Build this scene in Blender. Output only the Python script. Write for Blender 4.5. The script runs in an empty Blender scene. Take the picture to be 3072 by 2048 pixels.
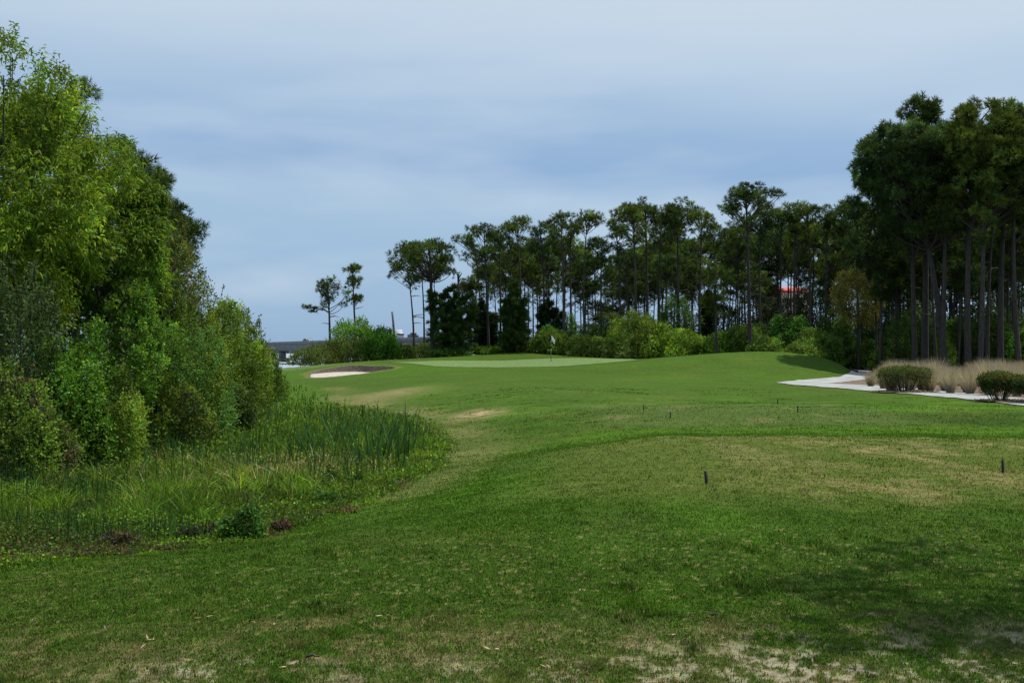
import bpy, math, random
import numpy as np
from mathutils import Vector
R = math.radians
F = 3300.0; HV = 1055.0; CU = 1536.0; EYE = 1.65
S = bpy.context.scene
COL = S.collection
rng = np.random.default_rng(7)
random.seed(7)

def at(u, v, Y):
    return np.array([(u-CU)/F*Y, Y, EYE-(v-HV)/F*Y])

# ------------------------------------------------------------------ noise
def _h(i, j, s):
    n = (i.astype(np.int64)*374761393 + j.astype(np.int64)*668265263 + s*974634777) & 0xffffffff
    n = ((n ^ (n >> 13))*1274126177) & 0xffffffff
    return ((n ^ (n >> 16)) & 0xffff)/65535.0
def vnoise(x, y, s=0):
    x = np.asarray(x, float); y = np.asarray(y, float)
    i = np.floor(x); j = np.floor(y); fx = x-i; fy = y-j
    fx = fx*fx*(3-2*fx); fy = fy*fy*(3-2*fy)
    a = _h(i, j, s); b = _h(i+1, j, s); c = _h(i, j+1, s); d = _h(i+1, j+1, s)
    return (a*(1-fx)+b*fx)*(1-fy)+(c*(1-fx)+d*fx)*fy
def fbm(x, y, s=0, o=4):
    r = 0; a = .5; t = 0
    for k in range(o):
        r = r+a*vnoise(x*2**k, y*2**k, s+k*17); t += a; a *= .55
    return r/t
def sstep(a, b, x):
    t = np.clip((x-a)/(b-a), 0, 1); return t*t*(3-2*t)

# ------------------------------------------------------------------ terrain
CP = [
(0,2,0),(-3,3,-.03),(5,3,0),(-2,6,-.02),(2,8,0),(6,8,0),(0,11,0),(4,12,0),(8,12,0),(2,17,0),(6,18,0),(12,18,0),(3,21.5,0),(9,21,0),
(5,25,-.13),(12,25,-.1),(2,25,-.2),(4,30,0),(8,32,0),(12,32,0),(16,34,0),(5,40,-.1),(10,45,0),(15,42,0),(20,45,0),(16,55,0),(24,60,0),
(24,78,.05),(30,70,0),(35,50,0),(20,25,0),(30,20,0),(15,8,0),(-10,3,-.4),(30,5,0),
(-2.5,8,-.1),(-4.2,6,-.15),(-1.2,11,-.12),(-6,7,-.3),(-4.8,10.2,-.38),(-2.9,12.6,-.5),(-2.15,16.3,-.6),(-1.4,21.5,-.6),(-1.8,30,-.6),
(-3.4,39,-.6),(-7.4,48,-.6),(-.3,14.5,-.15),(.5,19,-.2),(1,23,-.3),(.6,30,-.25),(-.5,38,-.25),(-3,46,-.2),
(-8,14,-.75),(-10,20,-.8),(-6,20,-.8),(-5,26,-.8),(-10,30,-.8),(-16,25,-.8),(-7,36,-.8),(-14,40,-.8),(-10,46,-.75),(-18,55,-.7),
(-25,40,-.7),(-13,60,-.45),(-30,20,-.7),(-30,70,-.5),(-20,10,-.7),
(-4.3,50,0),(-6.6,51,-.3),(-10,56,-.5),(-14,66,-.25),(-6,60,.0),(-9,65,-.05),(-11.7,72,-.02),(-8.4,73,.25),(-11.4,80,.78),(-15.4,75,.06),
(-17.4,86,.32),(-14.1,92,.73),(-9.4,92,.98),(-3.9,95,1.22),(1.9,98,1.60),(5.5,98,1.22),(7.7,96,1.12),(3,84,.81),(-4.5,80,.61),
(-.85,78,.59),(5.2,80,.75),(-1,92,1.0),(-.65,60,.29),(-2,50,.06),(3,62,.24),(7.9,72,.45),(2.1,42,.06),(11,88,1.05),
(15,88,1.2),(19.9,86,1.31),(22,84,1.1),(23.8,78,.5),(22.3,72,.15),(15.7,68,.52),(13.9,60,.1),(26,88,.35),
(34,105,.38),(28,92,.2),(40,80,.1),(60,60,.1),(60,90,.1),
(-20,110,-.6),(-10,110,0),(0,114,.3),(8,112,.2),(20,110,.3),(35,118,.3),(60,115,.2),
(-30,140,-3),(-12,140,-2),(0,145,-1),(20,140,0),(60,140,0),(-50,110,-2),
(-60,200,-8),(-20,200,-7),(10,200,-3),(60,200,-.5),(110,180,0),(-90,300,-10),(0,300,-9),(110,300,-4),(200,300,-2),(-90,150,-6),(180,120,0)]
CP = np.array(CP, float)
def _tk(d2): return np.where(d2 > 1e-9, d2*np.log(np.maximum(d2, 1e-9)), 0)
def _w(p):  # compress far distances so near detail stays stable
    return p
_P = CP[:, :2]/20.0
_n = len(_P)
_K = _tk(((_P[:, None]-_P[None])**2).sum(-1)) + np.eye(_n)*0.0008
_A = np.zeros((_n+3, _n+3)); _A[:_n, :_n] = _K; _A[:_n, _n] = 1; _A[:_n, _n+1:] = _P; _A[_n, :_n] = 1; _A[_n+1:, :_n] = _P.T
_C = np.linalg.solve(_A, np.concatenate([CP[:, 2], [0, 0, 0]]))
# bunker outline (x,y) : centre, half sizes
BK = (-11.25, 75.6, 2.75, 2.95)
def bunker_r(x, y):
    dx = (x-BK[0])/BK[2]; dy = (y-BK[1]-0.30*(x-BK[0]))/BK[3]
    a = np.arctan2(dy, dx)
    return np.sqrt(dx*dx+dy*dy)/(1+.08*np.sin(3*a+1)+.05*np.sin(5*a))
def tz(x, y):
    x = np.asarray(x, float); y = np.asarray(y, float)
    sh = x.shape; xf = x.ravel()/20; yf = y.ravel()/20
    out = np.empty(xf.shape)
    for k in range(0, len(xf), 40000):
        a = xf[k:k+40000]; b = yf[k:k+40000]
        d2 = (a[:, None]-_P[None, :, 0])**2+(b[:, None]-_P[None, :, 1])**2
        out[k:k+40000] = _tk(d2)@_C[:_n]+_C[_n]+_C[_n+1]*a+_C[_n+2]*b
    out = np.clip(out, -10, 3).reshape(sh)
    r = bunker_r(x, y)
    m = (r < 1.25)
    if np.any(m):
        # sand floor rises to the back, steep back face
        inside = 1-sstep(.95, 1.0, r)
        fy = (y-BK[1])/BK[3]
        floor = 0.09+0.13*fy
        target = np.minimum(floor, out-0.10)
        out = np.where(r < 1.0, out*(1-inside)+target*inside, out)
    bump = (fbm(x*.35, y*.35, 3)-.5)*.10*sstep(3, 20, y)*(1-sstep(27, 36, y)*0.2) + (fbm(x*1.6, y*1.6, 9, 3)-.5)*.035
    return out+bump
def gz(x, y): return float(tz(np.array([x]), np.array([y]))[0])
def hit(u, v, Y0=4.0, Y1=130.0):
    Y = np.exp(np.linspace(math.log(Y0), math.log(Y1), 900))
    x = (u-CU)/F*Y; z = EYE-(v-HV)/F*Y
    g = tz(x, Y); b = np.nonzero(z <= g)[0]
    i = b[0] if len(b) else len(Y)-1
    return np.array([x[i], Y[i], g[i]])

# ------------------------------------------------------------------ mesh helpers
def mkmesh(name, V, F_, mat, parent=None, col=None, smooth=False):
    V = np.asarray(V, np.float32)
    if not isinstance(F_, list) or isinstance(F_[0], tuple): F_ = [F_]
    F_ = [np.asarray(f, np.int32) for f in F_ if len(f)]
    me = bpy.data.meshes.new(name)
    me.vertices.add(len(V)); me.vertices.foreach_set('co', V.ravel())
    tot = sum(f.size for f in F_); nf = sum(len(f) for f in F_)
    me.loops.add(tot); me.polygons.add(nf)
    me.loops.foreach_set('vertex_index', np.concatenate([f.ravel() for f in F_]))
    st = []; c = 0
    for f in F_:
        st.append(c+np.arange(len(f))*f.shape[1]); c += f.size
    me.polygons.foreach_set('loop_start', np.concatenate(st).astype(np.int32))
    if col is not None:
        a = me.color_attributes.new('Col', 'FLOAT_COLOR', 'POINT')
        c4 = np.ones((len(V), 4), np.float32); c4[:, :3] = np.clip(col, 0, 1)
        a.data.foreach_set('color', c4.ravel())
    me.update(calc_edges=True)
    if smooth: me.polygons.foreach_set('use_smooth', np.ones(nf, bool))
    me.materials.append(mat)
    o = bpy.data.objects.new(name, me); COL.objects.link(o)
    if parent is not None: o.parent = parent
    return o
def tag(o, label=None, cat=None, group=None, kind=None):
    if label: o['label'] = label
    if cat: o['category'] = cat
    if group: o['group'] = group
    if kind: o['kind'] = kind
    return o
def empty(name, loc, label, cat, group=None):
    o = bpy.data.objects.new(name, None); COL.objects.link(o); o.location = loc
    o.empty_display_size = .3
    return tag(o, label, cat, group)
def copy_tree(root, loc, rz=0, sc=1, label=None, group=None):
    r = root.copy(); COL.objects.link(r); r.location = loc; r.rotation_euler = (0, 0, rz)
    r.scale = (sc, sc, sc) if not hasattr(sc, '__len__') else sc
    if label: r['label'] = label
    if group: r['group'] = group
    for ch in list(root.children):
        c = ch.copy(); COL.objects.link(c); c.parent = r
        for g in list(ch.children):
            d = g.copy(); COL.objects.link(d); d.parent = c
    return r
class Soup:
    def __init__(s): s.V = []; s.T = []; s.Q = []; s.C = []; s.n = 0
    def add(s, V, tris=None, quads=None, col=None):
        if tris is not None and len(tris): s.T.append(np.asarray(tris)+s.n)
        if quads is not None and len(quads): s.Q.append(np.asarray(quads)+s.n)
        s.V.append(np.asarray(V, float)); s.n += len(V)
        s.C.append(np.asarray(col) if col is not None else np.ones((len(V), 3))*.5)
    def build(s, name, mat, parent=None, smooth=False):
        f = []
        if s.T: f.append(np.concatenate(s.T))
        if s.Q: f.append(np.concatenate(s.Q))
        return mkmesh(name, np.concatenate(s.V), f, mat, parent, np.concatenate(s.C), smooth)
def tube(sp, pts, rad, n=6, col=None, cap=True):
    pts = np.asarray(pts, float); rad = np.asarray(rad, float); m = len(pts)
    d = np.gradient(pts, axis=0); d /= np.linalg.norm(d, axis=1)[:, None]+1e-9
    ref = np.array([1., .13, 0]) if abs(d[:, 2]).mean() > .7 else np.array([0, 0, 1.])
    a = np.cross(d, ref); a /= np.linalg.norm(a, axis=1)[:, None]+1e-9
    b = np.cross(d, a)
    th = np.arange(n)*2*math.pi/n
    V = pts[:, None]+rad[:, None, None]*(np.cos(th)[None, :, None]*a[:, None]+np.sin(th)[None, :, None]*b[:, None])
    i = np.arange(m-1)[:, None]*n; j = np.arange(n)[None]
    Q = np.stack([i+j, i+(j+1) % n, i+n+(j+1) % n, i+n+j], -1).reshape(-1, 4)
    V = V.reshape(-1, 3); T = []
    if cap:
        V = np.concatenate([V, pts[-1:]+d[-1:]*rad[-1]*.3, pts[:1]]); c = m*n
        T = [[c, (m-1)*n+k, (m-1)*n+(k+1) % n] for k in range(n)]+[[c+1, (k+1) % n, k] for k in range(n)]
    sp.add(V, T, Q, None if col is None else np.tile(col, (len(V), 1)))
def box(sp, c, s, col=None, taper=(1, 1), bev=0.0):
    c = np.array(c, float); hx, hy, hz = np.array(s, float)/2
    tx, ty = taper
    if bev <= 0:
        V = [(-hx, -hy, -hz), (hx, -hy, -hz), (hx, hy, -hz), (-hx, hy, -hz), (-hx*tx, -hy*ty, hz), (hx*tx, -hy*ty, hz), (hx*tx, hy*ty, hz), (-hx*tx, hy*ty, hz)]
        Q = [(0, 3, 2, 1), (4, 5, 6, 7), (0, 1, 5, 4), (1, 2, 6, 5), (2, 3, 7, 6), (3, 0, 4, 7)]
        sp.add(np.array(V)+c, None, Q, None if col is None else np.tile(col, (8, 1))); return
    ring = lambda X, Y, b: [(-X+b, -Y), (X-b, -Y), (X, -Y+b), (X, Y-b), (X-b, Y), (-X+b, Y), (-X, Y-b), (-X, -Y+b)]
    V = []
    for (z, k, q) in ((-hz, 0, -bev), (-hz+bev, 0, 0), (hz-bev, 1, 0), (hz, 1, -bev)):
        X = hx*(tx if k else 1)+q; Y = hy*(ty if k else 1)+q
        V += [(x, y, z) for x, y in ring(X, Y, bev)]
    Q = [(r*8+j, r*8+(j+1) % 8, r*8+8+(j+1) % 8, r*8+8+j) for r in range(3) for j in range(8)]
    T = [(0, j+1, j) for j in range(1, 7)]+[(24, 24+j, 24+j+1) for j in range(1, 7)]
    sp.add(np.array(V)+c, T, Q, None if col is None else np.tile(col, (len(V), 1)))
def norm(a): return a/(np.linalg.norm(a, axis=-1, keepdims=True)+1e-9)
def vary(base, n, br=.35, hue=.12):
    base = np.array(base); k = np.exp(rng.normal(0, br, n))[:, None]
    h = rng.normal(0, hue, n)[:, None]
    c = base[None]*k*np.concatenate([1+h*1.6, 1+h*.3, 1-h], 1)
    return np.clip(c, .002, .8)
def leaves(sp, c, d, l, w, col, droop=0.0):
    n = len(c); d = norm(d); sd = norm(np.cross(d, rng.normal(size=(n, 3))))
    up = norm(np.cross(sd, d))
    l = np.broadcast_to(l, n)[:, None]; w = np.broadcast_to(w, n)[:, None]
    tip = c+d*l+np.array([0, 0, -1])*l*droop
    m1 = c+d*l*.45+sd*w*.5+up*w*.12; m2 = c+d*l*.45-sd*w*.5+up*w*.12
    V = np.stack([c, m1, tip, m2], 1).reshape(-1, 3)
    Q = np.arange(4*n).reshape(-1, 4)
    sp.add(V, None, Q, np.repeat(col, 4, 0))
def needles(sp, c, d, k, ln, w, col, spread=.75):
    n = len(c); c = np.repeat(c, k, 0); d = np.repeat(norm(d), k, 0)
    dd = norm(d+rng.normal(size=(n*k, 3))*spread)
    sd = norm(np.cross(dd, rng.normal(size=(n*k, 3))))
    L = (ln*rng.uniform(.7, 1.15, n*k))[:, None]
    V = np.stack([c+sd*w*.5, c-sd*w*.5, c+dd*L+sd*w*.25, c+dd*L-sd*w*.25], 1).reshape(-1, 3)
    Q = np.arange(4*n*k).reshape(-1, 4)[:, [0, 1, 3, 2]]
    sp.add(V, None, Q, np.repeat(np.repeat(col, k, 0), 4, 0))

# ------------------------------------------------------------------ materials
def newmat(name):
    m = bpy.data.materials.new(name); m.use_nodes = True
    nt = m.node_tree; nt.nodes.clear()
    return m, nt, nt.nodes.new, nt.links.new
def mat_foliage(name, trans=.3, rough=.5, spec=.35):
    m, nt, N, L = newmat(name)
    out = N('ShaderNodeOutputMaterial'); a = N('ShaderNodeVertexColor'); a.layer_name = 'Col'
    p = N('ShaderNodeBsdfPrincipled'); p.inputs['Roughness'].default_value = rough; p.inputs['Specular IOR Level'].default_value = spec
    t = N('ShaderNodeBsdfTranslucent'); mx = N('ShaderNodeMixShader'); mx.inputs[0].default_value = trans
    g = N('ShaderNodeMix'); g.data_type = 'RGBA'; g.blend_type = 'MULTIPLY'; g.inputs[0].default_value = 1
    g.inputs[7].default_value = (1.5, 1.5, .7, 1)
    L(a.outputs[0], p.inputs['Base Color']); L(a.outputs[0], g.inputs[6]); L(g.outputs[2], t.inputs[0])
    L(p.outputs[0], mx.inputs[1]); L(t.outputs[0], mx.inputs[2]); L(mx.outputs[0], out.inputs[0])
    return m
def mat_noise(name, c1, c2, scale=5, rough=.85, bump=.2, stretch=(1, 1, 1), spec=.3, detail=6, metal=0):
    m, nt, N, L = newmat(name)
    out = N('ShaderNodeOutputMaterial'); p = N('ShaderNodeBsdfPrincipled')
    tc = N('ShaderNodeTexCoord'); mp = N('ShaderNodeMapping'); mp.inputs['Scale'].default_value = stretch
    n = N('ShaderNodeTexNoise'); n.inputs['Scale'].default_value = scale; n.inputs['Detail'].default_value = detail
    r = N('ShaderNodeValToRGB'); r.color_ramp.elements[0].position = .3; r.color_ramp.elements[1].position = .7
    r.color_ramp.elements[0].color = (*c1, 1); r.color_ramp.elements[1].color = (*c2, 1)
    b = N('ShaderNodeBump'); b.inputs['Strength'].default_value = bump; b.inputs['Distance'].default_value = .02
    L(tc.outputs['Object'], mp.inputs[0]); L(mp.outputs[0], n.inputs['Vector']); L(n.outputs[0], r.inputs[0]); L(r.outputs[0], p.inputs['Base Color'])
    L(n.outputs[0], b.inputs['Height']); L(b.outputs[0], p.inputs['Normal'])
    p.inputs['Roughness'].default_value = rough; p.inputs['Specular IOR Level'].default_value = spec; p.inputs['Metallic'].default_value = metal
    L(p.outputs[0], out.inputs[0]); return m
def mat_ground(name):
    m, nt, N, L = newmat(name)
    out = N('ShaderNodeOutputMaterial'); p = N('ShaderNodeBsdfPrincipled'); a = N('ShaderNodeVertexColor'); a.layer_name = 'Col'
    tc = N('ShaderNodeTexCoord')
    n1 = N('ShaderNodeTexNoise'); n1.inputs['Scale'].default_value = 28; n1.inputs['Detail'].default_value = 5; n1.inputs['Roughness'].default_value = .75
    n2 = N('ShaderNodeTexNoise'); n2.inputs['Scale'].default_value = 4.5; n2.inputs['Detail'].default_value = 7; n2.inputs['Roughness'].default_value = .65
    L(tc.outputs['Object'], n1.inputs['Vector']); L(tc.outputs['Object'], n2.inputs['Vector'])
    r1 = N('ShaderNodeMapRange'); r1.inputs[1].default_value = .3; r1.inputs[2].default_value = .7; r1.inputs[3].default_value = .55; r1.inputs[4].default_value = 1.4
    r2 = N('ShaderNodeMapRange'); r2.inputs[1].default_value = .3; r2.inputs[2].default_value = .7; r2.inputs[3].default_value = .68; r2.inputs[4].default_value = 1.32
    L(n1.outputs[0], r1.inputs[0]); L(n2.outputs[0], r2.inputs[0])
    mu = N('ShaderNodeMath'); mu.operation = 'MULTIPLY'; L(r1.outputs[0], mu.inputs[0]); L(r2.outputs[0], mu.inputs[1])
    vm = N('ShaderNodeVectorMath'); vm.operation = 'SCALE'; L(a.outputs[0], vm.inputs[0]); L(mu.outputs[0], vm.inputs['Scale'])
    b = N('ShaderNodeBump'); b.inputs['Strength'].default_value = .6; b.inputs['Distance'].default_value = .03
    L(n1.outputs[0], b.inputs['Height']); L(b.outputs[0], p.inputs['Normal'])
    L(vm.outputs[0], p.inputs['Base Color']); p.inputs['Roughness'].default_value = .9; p.inputs['Specular IOR Level'].default_value = .04
    L(p.outputs[0], out.inputs[0]); return m
M = {}
M['leaf'] = mat_foliage('leaf', .32, .6, .14)
M['needle'] = mat_foliage('needle', .18, .65, .06)
M['blade'] = mat_foliage('blade', .3, .7, .08)
M['dry'] = mat_foliage('dry_grass', .25, .8, .1)
M['ground'] = mat_ground('ground')
M['bark'] = mat_noise('bark', (.022, .018, .016), (.075, .064, .058), 6, .95, .6, (3, 3, .6))
M['greybark'] = mat_noise('grey_bark', (.08, .075, .065), (.2, .19, .17), 8, .9, .4, (3, 3, .5))
M['concrete_path'] = mat_noise('path_concrete', (.22, .225, .215), (.37, .375, .36), 1.1, .9, .1, detail=9)
M['asphalt'] = mat_noise('asphalt', (.05, .052, .058), (.085, .088, .095), 8, .9, .15)
M['mulch'] = mat_noise('mulch', (.07, .045, .03), (.2, .14, .1), 18, .95, .8)
M['straw'] = mat_noise('pine_straw', (.12, .07, .045), (.26, .15, .1), 9, .95, .6)
M['sand'] = mat_noise('sand', (.33, .29, .235), (.47, .425, .355), 3, .95, .6)
M['bridge'] = mat_noise('bridge_concrete', (.10, .105, .115), (.16, .165, .17), .4, .9, .1)
M['black'] = mat_noise('black_paint', (.006, .006, .008), (.012, .012, .015), 30, .45, .05, spec=.4)
M['poststrip'] = mat_noise('paler_post_side', (.07, .06, .06), (.13, .11, .11), 30, .8, .2)
M['white'] = mat_noise('white_cloth', (.75, .76, .78), (.85, .86, .88), 10, .8, .05)
M['polewhite'] = mat_noise('pole_white', (.25, .24, .2), (.3, .29, .25), 10, .5, .05)
M['poledark'] = mat_noise('pole_dark', (.01, .03, .012), (.02, .045, .02), 10, .5, .05)
M['roofred'] = mat_noise('red_roof', (.5, .08, .07), (.6, .12, .1), 3, .6, .1)
M['wall'] = mat_noise('pale_wall', (.10, .085, .075), (.14, .12, .10), 2, .9, .1)
M['glass'] = mat_noise('dark_glass', (.01, .013, .016), (.02, .025, .03), 2, .1, 0, spec=.6)
M['paintdark'] = mat_noise('dark_car_paint', (.012, .014, .02), (.02, .022, .03), 2, .25, 0, spec=.6)
M['paintgrey'] = mat_noise('grey_car_paint', (.05, .055, .06), (.08, .085, .09), 2, .3, 0, spec=.6)
M['paintwhite'] = mat_noise('white_vehicle_paint', (.55, .55, .56), (.65, .65, .66), 2, .35, 0)
M['rubber'] = mat_noise('rubber', (.01, .01, .01), (.02, .02, .02), 10, .8, .1)

# ------------------------------------------------------------------ turf colours (albedo only)
def uv_of(x, y, z):
    return CU+F*x/np.maximum(y, .5), HV+F*(EYE-z)/np.maximum(y, .5)
MARSH = np.array([(-9, 6.9), (-6.1, 8.8), (-4.8, 10.2), (-3.9, 11.6), (-2.9, 12.6), (-2.5, 14), (-2.15, 16.3), (-1.8, 18.5), (-1.45, 21.5), (-1.4, 26), (-1.8, 30), (-2.6, 35), (-3.6, 39), (-6, 45), (-8.5, 50),
                  (-9, 56), (-12, 64), (-18, 68), (-40, 68), (-40, 5)], float)
def in_poly(x, y, P):
    x = np.asarray(x, float); y = np.asarray(y, float)
    r = np.zeros(x.shape, bool); n = len(P)
    for i in range(n):
        x1, y1 = P[i]; x2, y2 = P[(i+1) % n]
        c = ((y1 > y) != (y2 > y)) & (x < (x2-x1)*(y-y1)/(y2-y1+1e-12)+x1)
        r ^= c
    return r
def poly_sd(x, y, P):  # signed distance, negative inside
    x = np.asarray(x, float); y = np.asarray(y, float); d = np.full(x.shape, 1e9); n = len(P)
    for i in range(n):
        a = P[i]; b = P[(i+1) % n]; e = b-a; t = np.clip(((x-a[0])*e[0]+(y-a[1])*e[1])/(e@e), 0, 1)
        d = np.minimum(d, np.hypot(x-a[0]-t*e[0], y-a[1]-t*e[1]))
    return np.where(in_poly(x, y, P), -d, d)
GREEN = np.array([(-9.5, 85), (-5.5, 79.5), (-1, 77.2), (4, 78.5), (9, 82), (12.5, 89), (10, 94), (4, 92.5), (-1, 91), (-6, 90)], float)
def mixc(a, b, t): return a*(1-t[..., None])+b*t[..., None]
def turf(x, y):
    c = np.zeros(x.shape+(3,))
    n1 = fbm(x*.25, y*.12, 21); n2 = fbm(x*1.1, y*.55, 31); n3 = fbm(x*4, y*2.2, 41); n4 = fbm(x*9, y*6, 51, 3)
    base = np.array([.036, .078, .008]); lush = np.array([.042, .108, .006]); dull = np.array([.066, .096, .017]); tan = np.array([.17, .155, .07])
    sandc = np.array([.27, .26, .20])
    c[:] = base
    c = mixc(c, lush, sstep(.5, .72, n1*.5+n2*.5)*.8)
    c = mixc(c, dull, sstep(.45, .7, fbm(x*.5, y*.2, 77))*.45)
    c = mixc(c, base*.7, sstep(.5, .66, n3*.6+n4*.4)*.5)
    c = c*(1+(.75*(fbm(x*.05+3, y*.22, 101, 3)-.5)+.85*(fbm(x*.5, y*.7, 103, 4)-.5)+.35*(n4-.5))*sstep(14, 28, y))[..., None]
    # first tee, worn (y 13..21.5, x>-0.5)
    tee = sstep(-.6, 1.0, x-.10*(y-14))*sstep(11.2, 13.5, y+.8*(n2-.5)*2)*(1-sstep(21.0, 22.2, y+(n2-.5)*.8))
    c = mixc(c, dull, tee*.85)
    rightw = sstep(1.5, 6, x)
    c = mixc(c, tan, tee*rightw*sstep(.40, .62, n2*.45+n3*.3+n4*.25)*.8)
    c = mixc(c, tan*.9, tee*sstep(.6, .78, n2*.4+n3*.6)*.4)
    # second tee
    t2 = sstep(1.5, 3, x)*(1-sstep(9.5, 11, x))*sstep(25.8, 27, y)*(1-sstep(35, 37, y))
    c = mixc(c, np.array([.058, .094, .022]), t2*.8)
    c = mixc(c, tan, t2*sstep(.6, .72, n2)*.3)
    # lush band between the tees
    bd = sstep(21.2, 22.4, y)*(1-sstep(25, 26.5, y))*sstep(.5, 2, x)
    c = mixc(c, np.array([.048, .108, .007]), bd*.85)
    # fairway beyond
    fw = sstep(36, 44, y)*(1-sstep(100, 104, y))
    c = mixc(c, np.array([.045, .088, .012]), fw*.7)
    c = mixc(c, np.array([.044, .102, .008]), fw*sstep(.52, .7, n1)*.6)
    c = mixc(c, np.array([.07, .10, .018]), fw*sstep(.6, .8, fbm(x*.3, y*.3, 88))*.5)
    # putting green
    g = 1-sstep(-.25, .25, poly_sd(x, y, GREEN)/1.0)
    c = mixc(c, np.array([.105, .17, .065])*(1+.1*(n1-.5))[..., None], g)
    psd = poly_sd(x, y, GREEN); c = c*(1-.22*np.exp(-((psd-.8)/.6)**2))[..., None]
    # collar left of the bunker : pale mown strip
    cl = np.exp(-((x+17)/4.5)**4)*np.exp(-((y-84)/5)**4)
    c = mixc(c, np.array([.12, .17, .07]), cl*.7)
    # bleached slopes by the marsh
    sd = poly_sd(x, y, MARSH)
    ed = np.exp(-((sd-.5)/.8)**2)*sstep(14, 18, y)*(y < 60)
    c = mixc(c, np.array([.105, .12, .04]), ed*(.35+.6*sstep(.4, .65, n2)))
    br = np.exp(-((x+5.6)/1.9)**2-((y-49.5)/2.6)**2)
    c = mixc(c, np.array([.19, .17, .085]), np.clip(br*.9, 0, 1)*(.55+.45*n2))
    br2 = np.exp(-((x+1.1)/.7)**2-((y-36)/1.6)**2); c = mixc(c, np.array([.27, .21, .13]), np.clip(br2*1.2, 0, 1)*sstep(.25, .6, n3))
    # marsh floor
    mf = (1-sstep(-.5, .1, sd+(n2-.5)*1.6+(n3-.5)*.8)); c = mixc(c, np.array([.05, .07, .018]), mf*(1-sstep(40, 50, y))); c = mixc(c, np.array([.046, .098, .010]), mf*sstep(40, 50, y))
    # bunker collar
    rb = bunker_r(x, y); c = mixc(c, np.array([.15, .14, .06]), np.exp(-((rb-1.08)/.10)**2)*.5)
    # darker towards the camera, then foreground wear and bare sand
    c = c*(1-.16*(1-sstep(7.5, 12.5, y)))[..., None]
    fg = 1-sstep(6.3, 7.3, y+(n2-.5)*1.2)
    c = mixc(c, np.array([.075, .088, .030]), fg*sstep(.35, .6, n2)*.6)
    c = mixc(c, tan*.8, fg*sstep(.45, .62, n3*.35+n4*.65)*.6)
    sp_ = (np.exp(-((x-1.8)/1.2)**2-((y-5.75)/.55)**2)+np.exp(-((x-3.3)/.8)**2-((y-6.0)/.5)**2)+.8*np.exp(-((x+1.55)/.5)**2-((y-5.7)/.3)**2)+.6*np.exp(-((x-.1)/1.0)**2-((y-5.5)/.3)**2))
    c = mixc(c, sandc, np.clip(sp_*sstep(.50, .60, n3*.35+n4*.4+.25*vnoise(x*38, y*30, 12)), 0, 1)*.85)
    # little straw scraps
    c = mixc(c, tan*1.2, sstep(.80, .86, vnoise(x*30, y*26, 5))*(1-sstep(9, 12, y))*.55)
    # woodland floor
    wd = sstep(24.5, 27, x-.0*y)*sstep(80, 84, y)+sstep(101, 106, y)
    c = mixc(c, np.array([.06, .045, .025]), np.clip(wd, 0, 1))
    return np.clip(c*np.array([1.16, 1.08, 1.0]), .004, .7)

# ground sheet : fan of rows, fine in front, dense at the bunker
ys = np.concatenate([np.linspace(-6, 3, 12), np.exp(np.linspace(math.log(3.2), math.log(70), 520)), np.linspace(70.15, 81, 110), np.exp(np.linspace(math.log(81.2), math.log(125), 110)), np.exp(np.linspace(math.log(127), math.log(400), 40))])
t = np.linspace(-1, 1, 900); s_ = t*(.5+.5*t*t)
YY, SS = np.meshgrid(ys, s_, indexing='ij')
XX = SS*(9+.95*np.maximum(YY, 0))
# compress columns over the bunker for a crisp edge is not needed; evaluate heights
ZZ = tz(XX, YY)
nr, nc = XX.shape
V = np.stack([XX, YY, ZZ], -1).reshape(-1, 3)
idx = np.arange(nr*nc).reshape(nr, nc)
Q = np.stack([idx[:-1, :-1], idx[:-1, 1:], idx[1:, 1:], idx[1:, :-1]], -1).reshape(-1, 4)
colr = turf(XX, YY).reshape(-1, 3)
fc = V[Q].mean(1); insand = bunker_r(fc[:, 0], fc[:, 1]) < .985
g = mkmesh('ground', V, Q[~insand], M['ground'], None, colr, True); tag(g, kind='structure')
# bunker sand: own finer sheet
bx = np.linspace(BK[0]-3.6, BK[0]+3.6, 150); by = np.linspace(BK[1]-4.4, BK[1]+4.4, 170)
BX, BY = np.meshgrid(bx, by, indexing='ij'); BZ = tz(BX, BY)+.006
bi = np.arange(BX.size).reshape(BX.shape)
BQ = np.stack([bi[:-1, :-1], bi[1:, :-1], bi[1:, 1:], bi[:-1, 1:]], -1).reshape(-1, 4)
BV = np.stack([BX, BY, BZ], -1).reshape(-1, 3); bc = BV[BQ].mean(1)
M['shaded_bank'] = mat_noise('shaded_sand_face', (.065, .052, .042), (.14, .11, .085), 7, .95, .8)  # shade of the steep back face painted in as a darker brown
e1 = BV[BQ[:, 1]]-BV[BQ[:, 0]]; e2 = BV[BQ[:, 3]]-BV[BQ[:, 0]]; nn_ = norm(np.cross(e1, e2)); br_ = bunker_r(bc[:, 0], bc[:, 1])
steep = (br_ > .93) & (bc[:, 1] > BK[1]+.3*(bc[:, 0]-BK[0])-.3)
sd_o = mkmesh('bunker_sand', BV, BQ[(br_ < 1.0) & ~steep], M['sand'], None, None, True); tag(sd_o, kind='structure')
sd_f = mkmesh('bunker_bank', BV, BQ[(br_ < 1.0) & steep], M['shaded_bank'], None, None, True); tag(sd_f, kind='structure')
# water to the horizon
w = mkmesh('water', [(-9000, 130, -4), (9000, 130, -4), (9000, 16000, -4), (-9000, 16000, -4)], [(0, 1, 2, 3)],
           mat_noise('water', (.24, .29, .34), (.30, .35, .40), .05, .5, .5), None)
tag(w, kind='structure')

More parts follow.
